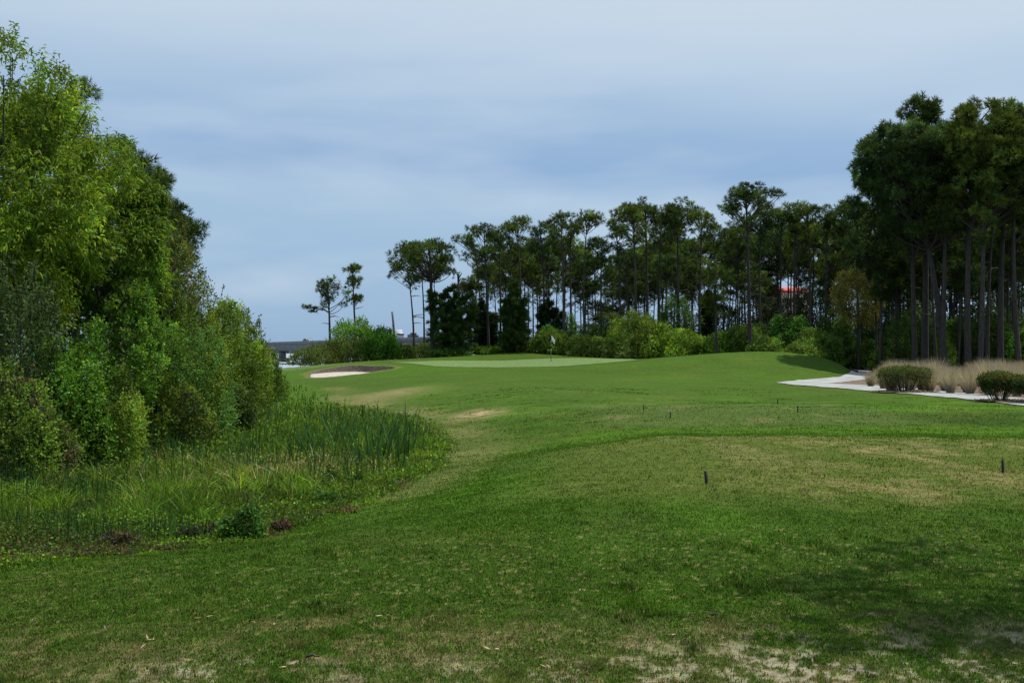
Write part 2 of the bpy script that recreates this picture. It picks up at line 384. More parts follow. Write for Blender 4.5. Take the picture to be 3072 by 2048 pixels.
def ribbon(name, A, B, mat, off=.02, nl=60, nw=14, kind='structure'):
    """sheet draped over the ground between two edge lines given as picture directions"""
    def res(P, n):
        P = np.array([hit(*p)[:2] if len(p) == 2 else p[:2] for p in P]); d = np.r_[0, np.cumsum(np.hypot(*np.diff(P, axis=0).T))]
        t = np.linspace(0, d[-1], n); return np.stack([np.interp(t, d, P[:, 0]), np.interp(t, d, P[:, 1])], 1)
    a = res(A, nl); b = res(B, nl); k = np.linspace(0, 1, nw)
    P = a[:, None]*(1-k)[None, :, None]+b[:, None]*k[None, :, None]
    Z = tz(P[..., 0], P[..., 1])+off
    V = np.concatenate([P, Z[..., None]], -1).reshape(-1, 3); i = np.arange(nl*nw).reshape(nl, nw)
    Q = np.stack([i[:-1, :-1], i[1:, :-1], i[1:, 1:], i[:-1, 1:]], -1).reshape(-1, 4)
    # skirt so the slab has an edge
    o = mkmesh(name, V, Q, mat, None, None, True); tag(o, kind=kind); return o
# concrete cart path: near arm and far arm, meeting at the left turn (world metres on flat ground)
ribbon('path', [(2328, 1149), (2500, 1164), (2640, 1177), (2800, 1190), (2990, 1209), (3200, 1232), (3500, 1262)],
       [(2400, 1140), (2475, 1150), (2640, 1158), (2800, 1171), (2980, 1189), (3200, 1208), (3500, 1232)], M['concrete_path'], .03, 80, 16)
ribbon('path', [(2328, 1149), (2400, 1142), (2520, 1132), (2575, 1118), (2576, 1111)],
       [(2476, 1151), (2520, 1149), (2600, 1140), (2660, 1130), (2700, 1113)], M['concrete_path'], .034, 60, 16)
ribbon('parking_lot', [(2520, 1097.5), (2576, 1112), (2640, 1113.5), (2900, 1116)], [(2524, 1096), (2600, 1097), (2700, 1097), (2900, 1097)], M['asphalt'], .04, 40, 20)
ribbon('mulch_bed', [(2478, 1151), (2640, 1158), (2800, 1170), (2980, 1188), (3200, 1207), (3600, 1240)],
       [(2540, 1146), (2610, 1138), (2700, 1115), (2900, 1110), (3200, 1105), (3600, 1100)], M['mulch'], .022, 80, 40)
# ------------------------------------------------------------------ pines
PN = [(.052, .082, .018), (.064, .096, .018), (.043, .073, .020), (.076, .104, .017)]
def pine_mesh(H, cb, hw, topoff=(0, 0), r0=.16, dens=1.0, col=PN[0], seed=0, style='dome', flat=.5, tuft=.30, limbs=True, wd=.034, nk=11):
    """trunk soup + crown soup in local metres. H height, cb crown-base height, hw crown half width"""
    global rng
    keep = rng; rng = np.random.default_rng(seed+1000)
    tr = Soup(); cr = Soup()
    m = 12; t = np.linspace(0, 1, m); bend = rng.uniform(-.02, .02)*H
    px = topoff[0]*t**1.3+np.sin(t*3.1)*bend; py = topoff[1]*t**1.3+np.sin(t*2.7)*rng.uniform(-.02, .02)*H
    tp = np.stack([px, py, t*H*.97-.3*(t == 0)], 1)
    tube(tr, tp, r0*(1-.72*t)+r0*.25*np.exp(-t*25), 8, (.5, .5, .5))
    def trunk_at(z):
        z = np.clip(z/(H*.97), 0, 1); return np.array([np.interp(z, t, px), np.interp(z, t, py), z*H*.97])
    ch = H-cb
    for q_ in range(rng.integers(3, 7)):
        zz = rng.uniform(.45, .98)*cb; b = trunk_at(zz); a = rng.uniform(0, 6.28); L_ = rng.uniform(.3, 1.3)
        tube(tr, [b, b+np.array([math.cos(a)*L_*.6, math.sin(a)*L_*.6, .1*L_]), b+np.array([math.cos(a)*L_, math.sin(a)*L_, rng.uniform(-.1, .35)*L_])], [.04, .028, .012], 4, (.5, .5, .5), False)
    cl = []; wig = rng.uniform(0, 6, 3)
    if style == 'tiers':
        for k, (f, rr) in enumerate([(.97, .55), (.9, .9), (.62, 1.0), (.52, .9), (.15, .8), (.10, .5)]):
            for q in range(4):
                a = rng.uniform(0, 6.28); r = hw*rr*rng.uniform(.25, 1)
                cl.append((a, r, cb+ch*f+rng.normal(0, .03)*ch))
    else:
        nC = int(max(20, 50*dens*(hw/3)**1.2*(ch/4)**.7))
        for k in range(nC):
            a = rng.uniform(0, 6.28); q = math.sqrt(rng.uniform(.02, 1))
            top = math.sqrt(max(0, 1-q*q*.96))
            if style == 'dome':
                hi = flat*top+(1-flat); f = hi*(1-rng.uniform(0, 1)**1.7*(.95 if rng.uniform() < .55 else .35))
            else:  # column
                f = rng.uniform(0, 1); q *= math.sqrt(max(.08, 1-(abs(f-.42)/.62)**2))
            cl.append((a, hw*q, cb+ch*f*.97+ .1))
    a0 = rng.uniform(0, 6.28); sk = rng.uniform(.1, .32); gap = rng.uniform(0, 6.28)
    cl = [(a, r*(1+sk*math.cos(a-a0))*(1-.0), z+.25*sk*ch*math.cos(a-a0)*r/max(hw, .1)) for (a, r, z) in cl if not (style == 'dome' and abs((a-gap+3.14) % 6.28-3.14) < .45 and r > hw*.55 and z < cb+ch*.7)]
    for (a, r, z) in cl:
        base = trunk_at(max(cb*.93, z-r*rng.uniform(.45, .9)-.3)); axis = trunk_at(z)
        c = np.array([axis[0]+math.cos(a)*r, axis[1]+math.sin(a)*r, z])
        if limbs and (rng.uniform() < .6 or r > hw*.8):
            mid = base*.5+c*.5+np.array([0, 0, -.08*r])+rng.normal(0, .05*r+.02, 3)
            ti = np.linspace(0, 1, 6)[:, None]; P = (1-ti)**2*base+2*ti*(1-ti)*mid+ti**2*c
            tube(tr, P, np.linspace(r0*.26, .02, 6), 5, (.5, .5, .5), False)
        pr = rng.uniform(.42, .72)*(.75+.1*hw)
        nt = int(16*pr**1.3/.7*min(dens, 1.3)*1.25*(1 if tuft > .25 else 2.6))+5
        o = norm(rng.normal(size=(nt, 3)))*rng.uniform(.35, 1, (nt, 1))*np.array([pr, pr, pr*.62])
        tc = c+o+np.array([0, 0, .1])
        d = norm(o*np.array([1, 1, 1.3])+np.array([0, 0, pr*.35]))
        cc = vary(col, nt, .25, .10)*math.exp(rng.normal(.05, .38))
        needles(cr, tc, d, nk, tuft, wd, cc, .65)
        if limbs and rng.uniform() < .6:
            base = trunk_at(z)
            for q in range(2):
                e = tc[rng.integers(nt)]; tube(tr, [c-(c-base)*.2, (c+e)/2, e], [.03, .022, .012], 4, (.5, .5, .5), False)
    rng = keep
    return tr, cr
def pine(u, vt, vb, hwpx, Y, ut=None, label='', r0=.14, dens=1.0, col=PN[0], style='dome', flat=.5, group='tall pines behind the green', seed=None, tuft=.30, wd=.034):
    x = (u-CU)/F*Y; z0 = gz(x, Y); top = EYE-(vt-HV)/F*Y; H = top-z0; cb = EYE-(vb-HV)/F*Y-z0
    tox = 0 if ut is None else (ut-u)/F*Y
    tr, cr = pine_mesh(H, cb, hwpx/F*Y, (tox, 0), r0, dens, col, int(seed if seed is not None else u), style, flat, tuft, True, wd, 11 if tuft > .25 else 15)
    o = empty('pine_tree', (x, Y, z0), label, 'pine tree', group)
    tr.build('trunk', M['bark'], o, True); cr.build('crown', M['needle'], o)
    return o
G1 = 'tall pines of the treeline behind the green'
pine(990, 838, 930, 53, 104, 983, 'umbrella-crowned lone pine with one long low limb, above the bridge deck', .15, 1.0, PN[0], flat=.55, group='lone pines by the bridge')
# its long low branch to the left
def extra_branch(o_loc_u, Y, pts, rad, clus, parent, needcol):
    tr = Soup(); cr = Soup(); base = np.array(parent.location)
    P = np.array([at(u, v, Y+dy) for (u, v, dy) in pts])-base
    tube(tr, P, rad, 6, (.5, .5, .5))
    for (u, v, r) in clus:
        c = at(u, v, Y)-base; n = int(26*r)+6
        oo = norm(rng.normal(size=(n, 3)))*rng.uniform(.2, 1, (n, 1))*np.array([r, r*.8, r*.45])
        needles(cr, c+oo, norm(oo+np.array([0, 0, .2])), 10, .28, .034, vary(needcol, n, .25, .1), .65)
    tr.build('limb', M['bark'], parent, True); cr.build('limb_foliage', M['needle'], parent)
lone = [o for o in COL.objects if o.name.startswith('pine_tree') and o.parent is None][-1]
extra_branch(990, 104, [(988, 938, 0), (972, 929, 0), (955, 928, -.2), (945, 936, -.3), (938, 934, 0)], [.08, .07, .06, .05, .03], [(922, 921, .55), (938, 935, .4), (934, 923, .45), (945, 926, .35)], lone, PN[1])
pine(1076, 803, 915, 27, 106, 1058, 'slim pine with three separate tufts of needles, second lone pine from the bridge end', .14, 1.0, PN[1], 'tiers', group='lone pines by the bridge')
front = [
 (1242, 790, 862, 42, 100, 1222, 'thin pine with a small lopsided crown on the left edge of the pine group', .11, .8, 0, .5),
 (1272, 775, 850, 36, 103, 1262, 'slender pine squeezed under the big dome crown at the left of the treeline', .11, .8, 2, .5),
 (1298, 723, 822, 92, 98, 1288, 'pine with the widest dome crown at the left end of the treeline', .24, 1.35, 1, .6),
 (1311, 800, 850, 22, 103, 1303, 'spindly pine half hidden behind the wide dome pine', .08, .6, 0, .4),
 (1443, 735, 835, 40, 101, 1425, 'sparse thin pine with open lower limbs beside the dead snag', .10, .55, 1, .4),
 (1466, 683, 775, 72, 99, 1452, 'flat-topped pine right of the dead snag with forked limbs', .15, 1.0, 0, .6),
 (1500, 684, 770, 45, 102, 1495, 'pine with a rounded crown tucked against the flat-topped one', .12, .9, 2, .5),
 (1557, 663, 728, 42, 100, 1550, 'pine with high small cap crown and v-shaped limbs', .13, .9, 3, .55),
 (1540, 760, 845, 38, 108, None, 'short open pine below the high cap crown', .09, .8, 1, .3),
 (1582, 800, 880, 36, 108, None, 'low sparse pine left of the leaning twin trunks', .09, .7, 1, .3),
 (1627, 676, 790, 42, 102, 1620, 'dense narrow pine left of the paired umbrella pines', .14, 1.2, 2, .3),
 (1652, 720, 800, 36, 107, 1636, 'leaning pine with a reddish trunk left of the paired umbrella pines', .12, 1.0, 0, .3),
 (1690, 642, 730, 52, 99, 1682, 'left umbrella pine of the tall pair above the flag', .15, 1.1, 0, .6),
 (1718, 675, 760, 36, 103, 1712, 'pine filling the gap below the tall pair above the flag', .12, .9, 1, .5),
 (1757, 645, 715, 42, 100, 1762, 'thin-crowned pine with limbs reaching right, right of the tall pair', .12, .65, 3, .5),
 (1808, 715, 800, 38, 101, 1806, 'short dark pine standing in the dip of the skyline', .12, 1.2, 2, .5),
 (1856, 655, 760, 34, 101, 1845, 'slim pine at the left shoulder of the dense pine clump', .12, 1.0, 2, .4),
 (1905, 622, 740, 50, 98, 1898, 'broad pine in the left half of the dense clump', .16, 1.3, 3, .4),
 (1942, 603, 735, 52, 102, 1936, 'highest pine of the dense clump right of the flag', .18, 1.3, 0, .4),
 (1985, 650, 760, 40, 105, None, 'pine in the middle of the dense clump with hidden trunk', .14, 1.2, 2, .4),
 (2040, 604, 730, 58, 100, 2034, 'rounded tall pine at the right of the dense clump', .16, 1.2, 0, .5),
 (2098, 634, 760, 44, 99, 2105, 'pine sloping down the right shoulder of the dense clump', .14, 1.1, 3, .4),
 (2150, 675, 790, 30, 104, 2142, 'small pine at the notch left of the lookout pine', .10, .8, 1, .3),
 (2250, 557, 690, 84, 92, 2238, 'lookout pine with a big open domed crown rising over its neighbours', .21, 1.15, 0, .55),
 (2288, 640, 770, 48, 95, 2285, 'stout pine close right of the lookout pine', .17, 1.2, 2, .4),
 (2342, 619, 745, 40, 98, 2345, 'pine with a rounded top between the lookout pine and the red roof', .15, 1.2, 0, .4),
 (2386, 640, 780, 40, 101, None, 'pine directly in front of the red roof', .15, 1.1, 2, .4),
 (2424, 599, 720, 40, 97, 2422, 'pine with a small raised cap crown right of the red roof', .15, 1.1, 3, .5),
 (2478, 619, 760, 42, 95, 2484, 'even-topped pine left of the golden oak', .15, 1.2, 1, .4),
 (2518, 622, 790, 44, 96, 2522, 'pine behind the golden oak with level crown', .16, 1.2, 0, .4),
 (2215, 720, 830, 46, 103, None, 'dark lower pine behind the lookout pine trunk', .13, 1.2, 2, .3),
 (1880, 760, 850, 44, 108, None, 'lower pine in the shade under the dense clump', .12, 1.2, 2, .3),
 (1995, 770, 860, 44, 109, None, 'lower dark pine at the foot of the dense clump', .12, 1.2, 2, .3),
]
for (u, vt, vb, hw, Y, ut, lb, r0, dn, ci, fl) in front:
    pine(u, vt, vb+8, hw*1.06, Y, ut, lb, r0, dn*1.1, PN[ci], flat=fl, group=G1)
# young pine in front of the vine mounds
pine(2152, 775, 935, 40, 90, 2150, 'young single pine with upswept candles in front of the vine mound', .12, .9, PN[3], 'column', group='young pines at the wood edge', tuft=.34)
# right wall of big pines
G2 = 'big pines walling the right side'
big = [
 (2836, 372, 720, 165, 76, 2700, 'huge pine with the crown bulging left over the cart path', .26, 1.5, 2, .45),
 (2774, 300, 680, 90, 80, 2778, 'tallest pine of the right wall with a pointed peak', .30, 1.5, 0, .6),
 (2745, 430, 760, 110, 79, 2730, 'pine inside the right wall with a trunk leaning left at its foot', .22, 1.3, 2, .4),
 (2905, 312, 690, 125, 74, 2925, 'big pine with a rounded olive crown right of the tallest peak', .24, 1.6, 3, .55),
 (2830, 380, 700, 110, 75, 2850, 'pine whose crown fills the hollow between the two highest peaks', .2, 1.4, 1, .5),
 (3003, 322, 690, 110, 76, 3035, 'big pine cut by the right edge of the picture', .24, 1.5, 0, .55),
 (3090, 335, 700, 110, 74, 3100, 'pine mostly beyond the right edge', .24, 1.4, 2, .5),
 (2940, 440, 740, 95, 72, 2950, 'grey-trunked pine in the front rank of the right wall', .2, 1.2, 1, .4),
 (2962, 520, 720, 60, 78, 2990, 'slim pine behind the grey-trunked one', .16, 1.2, 2, .4),
 (3060, 470, 700, 70, 73, 3050, 'dark-trunked pine close to the right edge of the picture', .2, 1.2, 0, .4),
 (2812, 560, 760, 60, 79, 2790, 'slender pine behind the leaning foot of its neighbour', .14, 1.1, 2, .3),
 (2640, 520, 860, 85, 84, 2625, 'mid-height pine under the bulging crown above the golden oak', .15, 1.3, 2, .3),
 (2690, 600, 900, 90, 84, 2680, 'shaded pine between golden oak and right wall', .15, 1.3, 0, .3),
 (2580, 600, 770, 46, 94, 2575, 'pine rising just left of the bulging crown', .15, 1.3, 2, .4),
 (2870, 640, 880, 90, 84, None, 'low shaded pine deep inside the right wall', .14, 1.3, 2, .3),
 (3030, 620, 860, 90, 86, None, 'low pine deep inside the right wall near the picture edge', .14, 1.2, 0, .3),
]
for (u, vt, vb, hw, Y, ut, lb, r0, dn, ci, fl) in big:
    pine(u, vt, vb, hw, Y, ut, lb, r0, dn*1.15, tuple(1.0*q_ for q_ in PN[ci]), flat=fl, group=G2, style='column' if Y in (80, 79, 84, 86, 75) else 'dome', tuft=.34, wd=.045)
# deeper trunks: copies
protos = []
for k in range(6):
    tr, cr = pine_mesh(13.5, 8.2, 1.7+.25*(k % 3), (rng.uniform(-.5, .5), 0), .12, 1.1, PN[k % 4], 500+k, 'dome', .35, .32, True, .04)
    o = empty('pine_tree', (0, 0, 0), 'slender pine in the shaded depth of the wood, its crown under the skyline', 'pine tree', 'pines deep in the wood')
    tr.build('trunk', M['bark'], o, True); cr.build('crown', M['needle'], o); protos.append(o)
sky_u = [1380, 1460, 1550, 1690, 1800, 1860, 1940, 2040, 2120, 2150, 2240, 2340, 2500, 2600, 2700, 3072, 3300]
sky_v = [760, 700, 680, 655, 730, 660, 615, 615, 660, 700, 620, 640, 640, 600, 450, 400, 400]
first = [True]*6; n_back = 0
rb = random.Random(11)
u = 1415
while u < 3260:
    Y = rb.uniform(110, 142) if u < 2600 else rb.uniform(86, 125)
    sv = np.interp(u, sky_u, sky_v); vt = sv+rb.uniform(40, 235 if u > 1780 else 150)+(120 if u > 2640 else 0)
    if 2315 < u < 2420: vt = sv+40
    x = (u-CU)/F*Y; z0 = gz(x, Y); H = EYE-(vt-HV)/F*Y-z0
    k = rb.randrange(6)
    sc = H/13.5; loc = (x, Y, z0); rz = rb.uniform(0, 6.28)
    sw = min(1.25, max(.8, sc))
    if first[k]:
        o = protos[k]; o.location = loc; o.rotation_euler = (R(rb.uniform(-2.2, 2.2)), R(rb.uniform(-2.2, 2.2)), rz); o.scale = (sw, sw, sc); first[k] = False
    else:
        o = copy_tree(protos[k], loc, rz, (sw, sw, sc)); o.rotation_euler = (R(rb.uniform(-2.2, 2.2)), R(rb.uniform(-2.2, 2.2)), rz)
    n_back += 1
    u += rb.uniform(7, 15)*(1.0 if u > 1780 else 1.5)

# ------------------------------------------------------------------ dead snags and the leaning pole
def wood(name, pts_list, label, cat, mat, group=None):
    sp = Soup()
    b = np.array(pts_list[0][0][0])
    for P, r in pts_list: tube(sp, np.array(P)-b, r, 7, (.5, .5, .5))
    o = sp.build(name, mat, None, True); o.location = b
    return tag(o, label, cat, group)
Y = 101; q = lambda u, v, d=0: at(u, v, Y+d)
wood('dead_tree', [([q(1381, 1070), q(1379, 960), q(1377, 890), q(1374, 822)], [.14, .12, .10, .09]),
     ([q(1375, 838), q(1380, 828), q(1386, 819)], [.07, .05, .03]), ([q(1376, 848), q(1380, 838), q(1384, 834)], [.06, .05, .03]),
     ([q(1374, 828), q(1371, 824)], [.05, .04])], 'bare dead snag with a forked tip right of the wide dome pine', 'dead tree', M['bark'])
wood('dead_tree', [([q(1386, 1070, 1), q(1386, 900, 1), q(1385, 862, 1)], [.09, .06, .03])], 'thin dead spike beside the forked snag', 'dead tree', M['bark'])
Y = 120
wood('wooden_pole', [([at(1185, 1060, Y), at(1183, 1010, Y), at(1180, 970, Y), at(1176.5, 935, Y)], [.14, .13, .12, .11])], 'bare grey pole leaning left in front of the bridge', 'pole', M['greybark'])

# ------------------------------------------------------------------ broadleaf shrubs and trees
def shrub_mesh(rx, ry, rz, n, l, wdt, col, seed, lump=(.28, .42), nl=22, br=.32, hue=.12, droop=0., up=.4, spr=6, bottom=.0, fill=.55, sprigs=0, col2=None):
    """crown of sprigs on overlapping lumps, centre at origin"""
    global rng
    keep = rng; rng = np.random.default_rng(seed)
    sp = Soup(); st = Soup()
    mr = (rx+ry+rz)/3
    d = norm(rng.normal(size=(nl, 3)))
    d = d/((np.abs(d)**3.2).sum(1)**(1/3.2))[:, None]
    q = rng.uniform(.25, .8, nl)**.7
    q[:nl//2] = rng.uniform(.66, .86, nl//2)
    rad = rng.uniform(*lump, nl)
    ns = max(1, n//spr)
    wts = rad**2; wts /= wts.sum(); li = rng.choice(nl, ns, p=wts)
    nk = max(110, ns//22); ko = norm(rng.normal(size=(nk, 3))); kr = rng.uniform(fill, 1.08, (nk, 1)); kl = rng.choice(nl, nk, p=wts); ktone = np.exp(rng.normal(0, .28, nk))
    ki = rng.integers(0, nk, ns); li = kl[ki]
    o = norm(ko[ki]+rng.normal(0, .22, (ns, 3)))
    rr = rad[li][:, None]*(kr[ki]+rng.normal(0, .07, (ns, 1)))
    # uneven surface
    c = (d[li]*q[li][:, None]+o*rr)
    c *= np.array([rx, ry, rz])
    c += rng.normal(0, .04*mr, (ns, 3))
    lc = np.exp(rng.normal(0, .14, nl))[li]*ktone[ki]           # each branch's own leaf tone
    out = norm(o*.8+norm(c)*.6+np.array([0, 0, up]))
    out = norm(out+rng.normal(0, .35, (ns, 3)))
    k = spr; cc = np.repeat(c, k, 0); dd = np.repeat(out, k, 0)
    along = np.tile(np.linspace(0, 1, k), ns)[:, None]*l*1.6
    side = norm(rng.normal(size=(ns*k, 3)))
    pos = cc+dd*along; ld = norm(dd*.6+side+np.array([0, 0, -droop*1.5]))
    colr = vary(col, ns, br*.6, hue)*lc[:, None]
    if col2 is not None:
        m = rng.uniform(size=ns) < .3; colr[m] = vary(col2, int(m.sum()), br*.6, hue)
    colr = np.repeat(colr, k, 0)*np.exp(rng.normal(0, br*.6, ns*k))[:, None]
    keepm = pos[:, 2] > -rz*(1-bottom)*1.05
    leaves(sp, pos[keepm], ld[keepm], l*rng.uniform(.7, 1.2, keepm.sum()), wdt, colr[keepm], droop)
    # stems from the foot to the lumps
    for i in range(min(nl, 14)):
        e = d[i]*q[i]*np.array([rx, ry, rz])
        b = np.array([e[0]*.12, e[1]*.12, -rz*1.02])
        mid = np.array([e[0]*.45, e[1]*.45, (e[2]-rz)*.45])
        ti = np.linspace(0, 1, 6)[:, None]; P = (1-ti)**2*b+2*ti*(1-ti)*mid+ti**2*e
        tube(st, P, np.linspace(.016*mr, .005*mr, 6), 5, (.5, .5, .5), False)
    for i in range(sprigs):                              # shoots that stick out of the outline
        a = rng.uniform(0, 6.28); e = norm(np.array([math.cos(a)*.7, math.sin(a)*.4, rng.uniform(.3, 1)]))
        b = e*np.array([rx, ry, rz])*.9; L_ = rng.uniform(.25, .5)*min(1.2, mr*.35)+.15
        tipd = norm(e+np.array([0, 0, .9])); P = np.array([b, b+tipd*L_*.5, b+tipd*L_])
        tube(st, P, [.012, .01, .005], 4, (.5, .5, .5), False)
        m = 16; tt = rng.uniform(.1, 1, (m, 1)); pp = b+tipd*L_*tt; dd_ = norm(rng.normal(size=(m, 3))+tipd*.5)
        leaves(sp, pp, dd_, l*rng.uniform(.8, 1.2, m), wdt, vary(col, m, .3, .1), droop)
    rng = keep
    return sp, st
def mound_mesh(rx, ry, rz, n, l, wdt, col, seed, full=False, droop=0., nl=18, br=.3, hue=.12, spr=6, col2=None, sprigs=0, up=.3, amp=.44, **_):
    """leafy dome (or closed crown when full) : lumpy surface of sprigs plus a leafy interior. origin at the foot / centre"""
    global rng
    keep = rng; rng = np.random.default_rng(seed); sp = Soup(); st = Soup(); mr = (rx+ry+rz)/3
    def dirs(k):
        d = norm(rng.normal(size=(k, 3)))
        if not full: d[:, 2] = np.abs(d[:, 2])
        return d
    lobes = dirs(nl); la = rng.uniform(.4, 1, nl); lw = rng.uniform(.2, .46, nl); lt = np.exp(rng.normal(0, .22, nl))
    small = dirs(nl*7); sa = rng.uniform(.3, 1, nl*7); stn = np.exp(rng.normal(0, .22, nl*7))
    rx, ry, rz = rx*1.16, ry*1.16, rz*1.13
    ns = n//spr; o = dirs(ns)
    c1 = np.arccos(np.clip(o@lobes.T, -1, 1)); v1 = la*np.exp(-(c1/lw)**2); i1 = v1.argmax(1); b1 = v1.max(1)
    c2 = np.arccos(np.clip(o@small.T, -1, 1)); v2 = sa*np.exp(-(c2/rng.uniform(.09, .17, nl*7))**2); i2 = v2.argmax(1); b2 = v2.max(1)
    r = (1-amp)+amp*(.68*b1+.32*b2)
    keepm = rng.uniform(size=ns) < (.35+.65*np.clip(b2*1.4+b1*.4, 0, 1))
    dep = np.where(rng.uniform(size=ns) < .25, rng.uniform(.1, .6, ns), rng.exponential(.035, ns))
    r = r*(1-np.clip(dep, 0, .8))
    q = o.copy(); q[:, :2] /= (np.abs(q[:, :2])**2.4).sum(1)[:, None]**(1/2.4)+1e-9; q[:, :2] *= np.sqrt(1-np.clip(o[:, 2:]**2, 0, 1))**.75
    q[:, 2] = np.sign(o[:, 2])*np.abs(o[:, 2])**.85
    c = q*r[:, None]*np.array([rx, ry, rz])
    c, o, i1, i2 = c[keepm], o[keepm], i1[keepm], i2[keepm]; ns = len(c)
    out = norm(o+np.array([0, 0, up-droop*.9])+rng.normal(0, .5, (ns, 3))); long_ = np.repeat(1+rng.exponential(.5, ns), spr)[:, None]
    k = spr; cc = np.repeat(c, k, 0); dd = np.repeat(out, k, 0); al = np.tile(np.linspace(0, 1, k), ns)[:, None]*l*1.7*long_
    pos = cc+dd*al+np.array([0, 0, -1])*al**2*droop/max(l, .01)*.3; ld = norm(dd*.6+norm(rng.normal(size=(ns*k, 3)))+np.array([0, 0, -droop]))
    colr = vary(col, ns, br*.5, hue)*(lt[i1]*stn[i2])[:, None]
    if col2 is not None:
        m = (i2 % 4 == 0); colr[m] = vary(col2, int(m.sum()), br*.5, hue)
    colr = np.repeat(colr, k, 0)*np.exp(rng.normal(0, br*.6, ns*k))[:, None]
    if not full: pos[:, 2] = np.maximum(pos[:, 2], rng.uniform(0, .15*rz, len(pos)))
    leaves(sp, pos, ld, l*rng.uniform(.7, 1.2, len(pos)), wdt, colr, droop)
    for i in range(min(nl, 12)):
        e = lobes[i]*np.array([rx, ry, rz])*.72; b = np.array([e[0]*.15, e[1]*.15, -rz*.9 if full else -.1]); mid = np.array([e[0]*.45, e[1]*.45, (b[2]+e[2])*.55])
        ti = np.linspace(0, 1, 6)[:, None]; P = (1-ti)**2*b+2*ti*(1-ti)*mid+ti**2*e
        tube(st, P, np.linspace(.014*mr+.004, .004*mr+.002, 6), 5, (.5, .5, .5), False)
    for i in range(sprigs):
        a = rng.uniform(0, 6.28); e = norm(np.array([math.cos(a)*.7, math.sin(a)*.4, rng.uniform(.3, 1)]))
        b = e*np.array([rx, ry, rz])*.86; L_ = rng.uniform(.2, .45)*min(1.2, mr*.35)+.12
        tipd = norm(e+np.array([0, 0, .9])); P = np.array([b, b+tipd*L_*.5, b+tipd*L_])
        tube(st, P, [.012, .01, .005], 4, (.5, .5, .5), False)
        m = 16; tt = rng.uniform(.1, 1, (m, 1)); leaves(sp, b+tipd*L_*tt, norm(rng.normal(size=(m, 3))+tipd*.5), l*rng.uniform(.8, 1.2, m), wdt, vary(col, m, .3, .1), droop)
    rng = keep
    return sp, st
def mshrub(u0, u1, vt, vb, Y, n, l, w, col, label, name='shrub', cat='shrub', group=None, full=False, **kw):
    cx = (u0+u1)/2; x = (cx-CU)/F*Y; z0 = gz(x, Y); rx = (u1-u0)/2/F*Y; top = EYE-(vt-HV)/F*Y
    if full: rz = (vb-vt)/2/F*Y; ry = min(rx, rz*1.3)
    else: rz = top-z0; ry = min(rx, rz*1.4)*.9
    for q_ in ('lump', 'fill', 'bottom', 'depth'): kw.pop(q_, None)
    sp, st = mound_mesh(rx, ry, rz, n, l, w, col, int(abs(u0*7+vt*13+Y)), full=full, **kw)
    if full:
        off = top-rz-z0
        for s in (sp, st):
            for k in range(len(s.V)): s.V[k] = s.V[k]+np.array([0, 0, off])
        tube(st, [(0, 0, -.2), (.03*rx, 0, off*.6), (0, 0, off+rz*.2)], [.05*rx+.05, .04*rx+.04, .02*rx+.02], 7, (.5, .5, .5))
    o = empty(name, (x, Y, z0), label, cat, group)
    sp.build('crown', M['leaf'], o); st.build('trunk' if full else 'stems', M['bark'], o, True)
    return o
def shrub(u0, u1, vt, vb, Y, n, l, w, col, label, name='shrub', cat='shrub', group=None, depth=None, **kw):
    cx, cz = (u0+u1)/2, (vt+vb)/2
    c = at(cx, cz, Y); rx = (u1-u0)/2/F*Y*.97; rz = (vb-vt)/2/F*Y*.97; ry = depth or min(rx, rz*1.3)*.9
    sp, st = shrub_mesh(rx, ry, rz, n, l, w, col, int(abs(u0*7+vt*13+Y)), **kw)
    z0 = gz(c[0], Y); off = c[2]-z0
    for s in (sp, st):
        for k in range(len(s.V)): s.V[k] = s.V[k]+np.array([0, 0, off])
    # trunk down to the ground
    lo = off-rz
    if lo > .15:
        tube(st, [(0, 0, -.2), (.05*rx, 0, lo*.5), (0, 0, lo+rz*.3)], [.06*rx+.04, .05*rx+.03, .03*rx+.02], 7, (.5, .5, .5))
    o = empty(name, (c[0], Y, z0), label, cat, group)
    sp.build('crown', M['leaf'], o); st.build('stems' if lo < .5 else 'trunk', M['bark'], o, True)
    return o
OL = (.15, .20, .024); DK = (.045, .072, .020); MD = (.10, .19, .024); BR = (.105, .215, .026); YG = (.13, .20, .026); WI = (.135, .205, .018); GY = (.085, .125, .045); GO = (.13, .125, .028)
# ---- left thicket
GL = 'thicket of trees and shrubs along the left of the marsh'
shrub(-330, 345, 170, 980, 24, 80000, .13, .036, WI, 'large willow with long drooping yellow-green leaves at the left edge', 'willow_tree', 'willow tree', GL, nl=46, lump=(.2, .34), droop=.25, up=.2, sprigs=40, spr=7, hue=.1)
shrub(130, 505, 430, 980, 27, 46000, .13, .036, (.10, .165, .018), 'lower willow spreading right of the large willow', 'willow_tree', 'willow tree', GL, nl=30, lump=(.22, .36), droop=.25, up=.2, sprigs=16, spr=7, hue=.1)
pine(240, 250, 700, 50, 34, 225, 'dark pine whose tip shows behind the willow at upper left', .16, 2.2, PN[0], 'column', group=GL, tuft=.2, wd=.016)
pine(390, 488, 900, 90, 36, 435, 'dark pine rising behind the lower willow', .16, 2.6, PN[0], 'column', group=GL, tuft=.2, wd=.016)
pine(470, 605, 880, 100, 38, 510, 'dark pine with an arm of needles reaching right over the thicket', .16, 3.0, PN[2], 'column', flat=.3, group=GL, tuft=.2, wd=.016)
mshrub(380, 600, 660, 1020, 35, 30000, .075, .04, (.085, .11, .030), 'dull olive oak with brownish leaves under the dark pine', 'small_tree', 'tree', GL, nl=26, hue=.22, sprigs=6, col2=(.12, .10, .035), full=True)
mshrub(480, 700, 830, 1150, 37, 30000, .08, .04, OL, 'olive-leaved shrub with a thin shoot standing out of its top', 'shrub', 'shrub', GL, nl=24, sprigs=10, col2=DK)
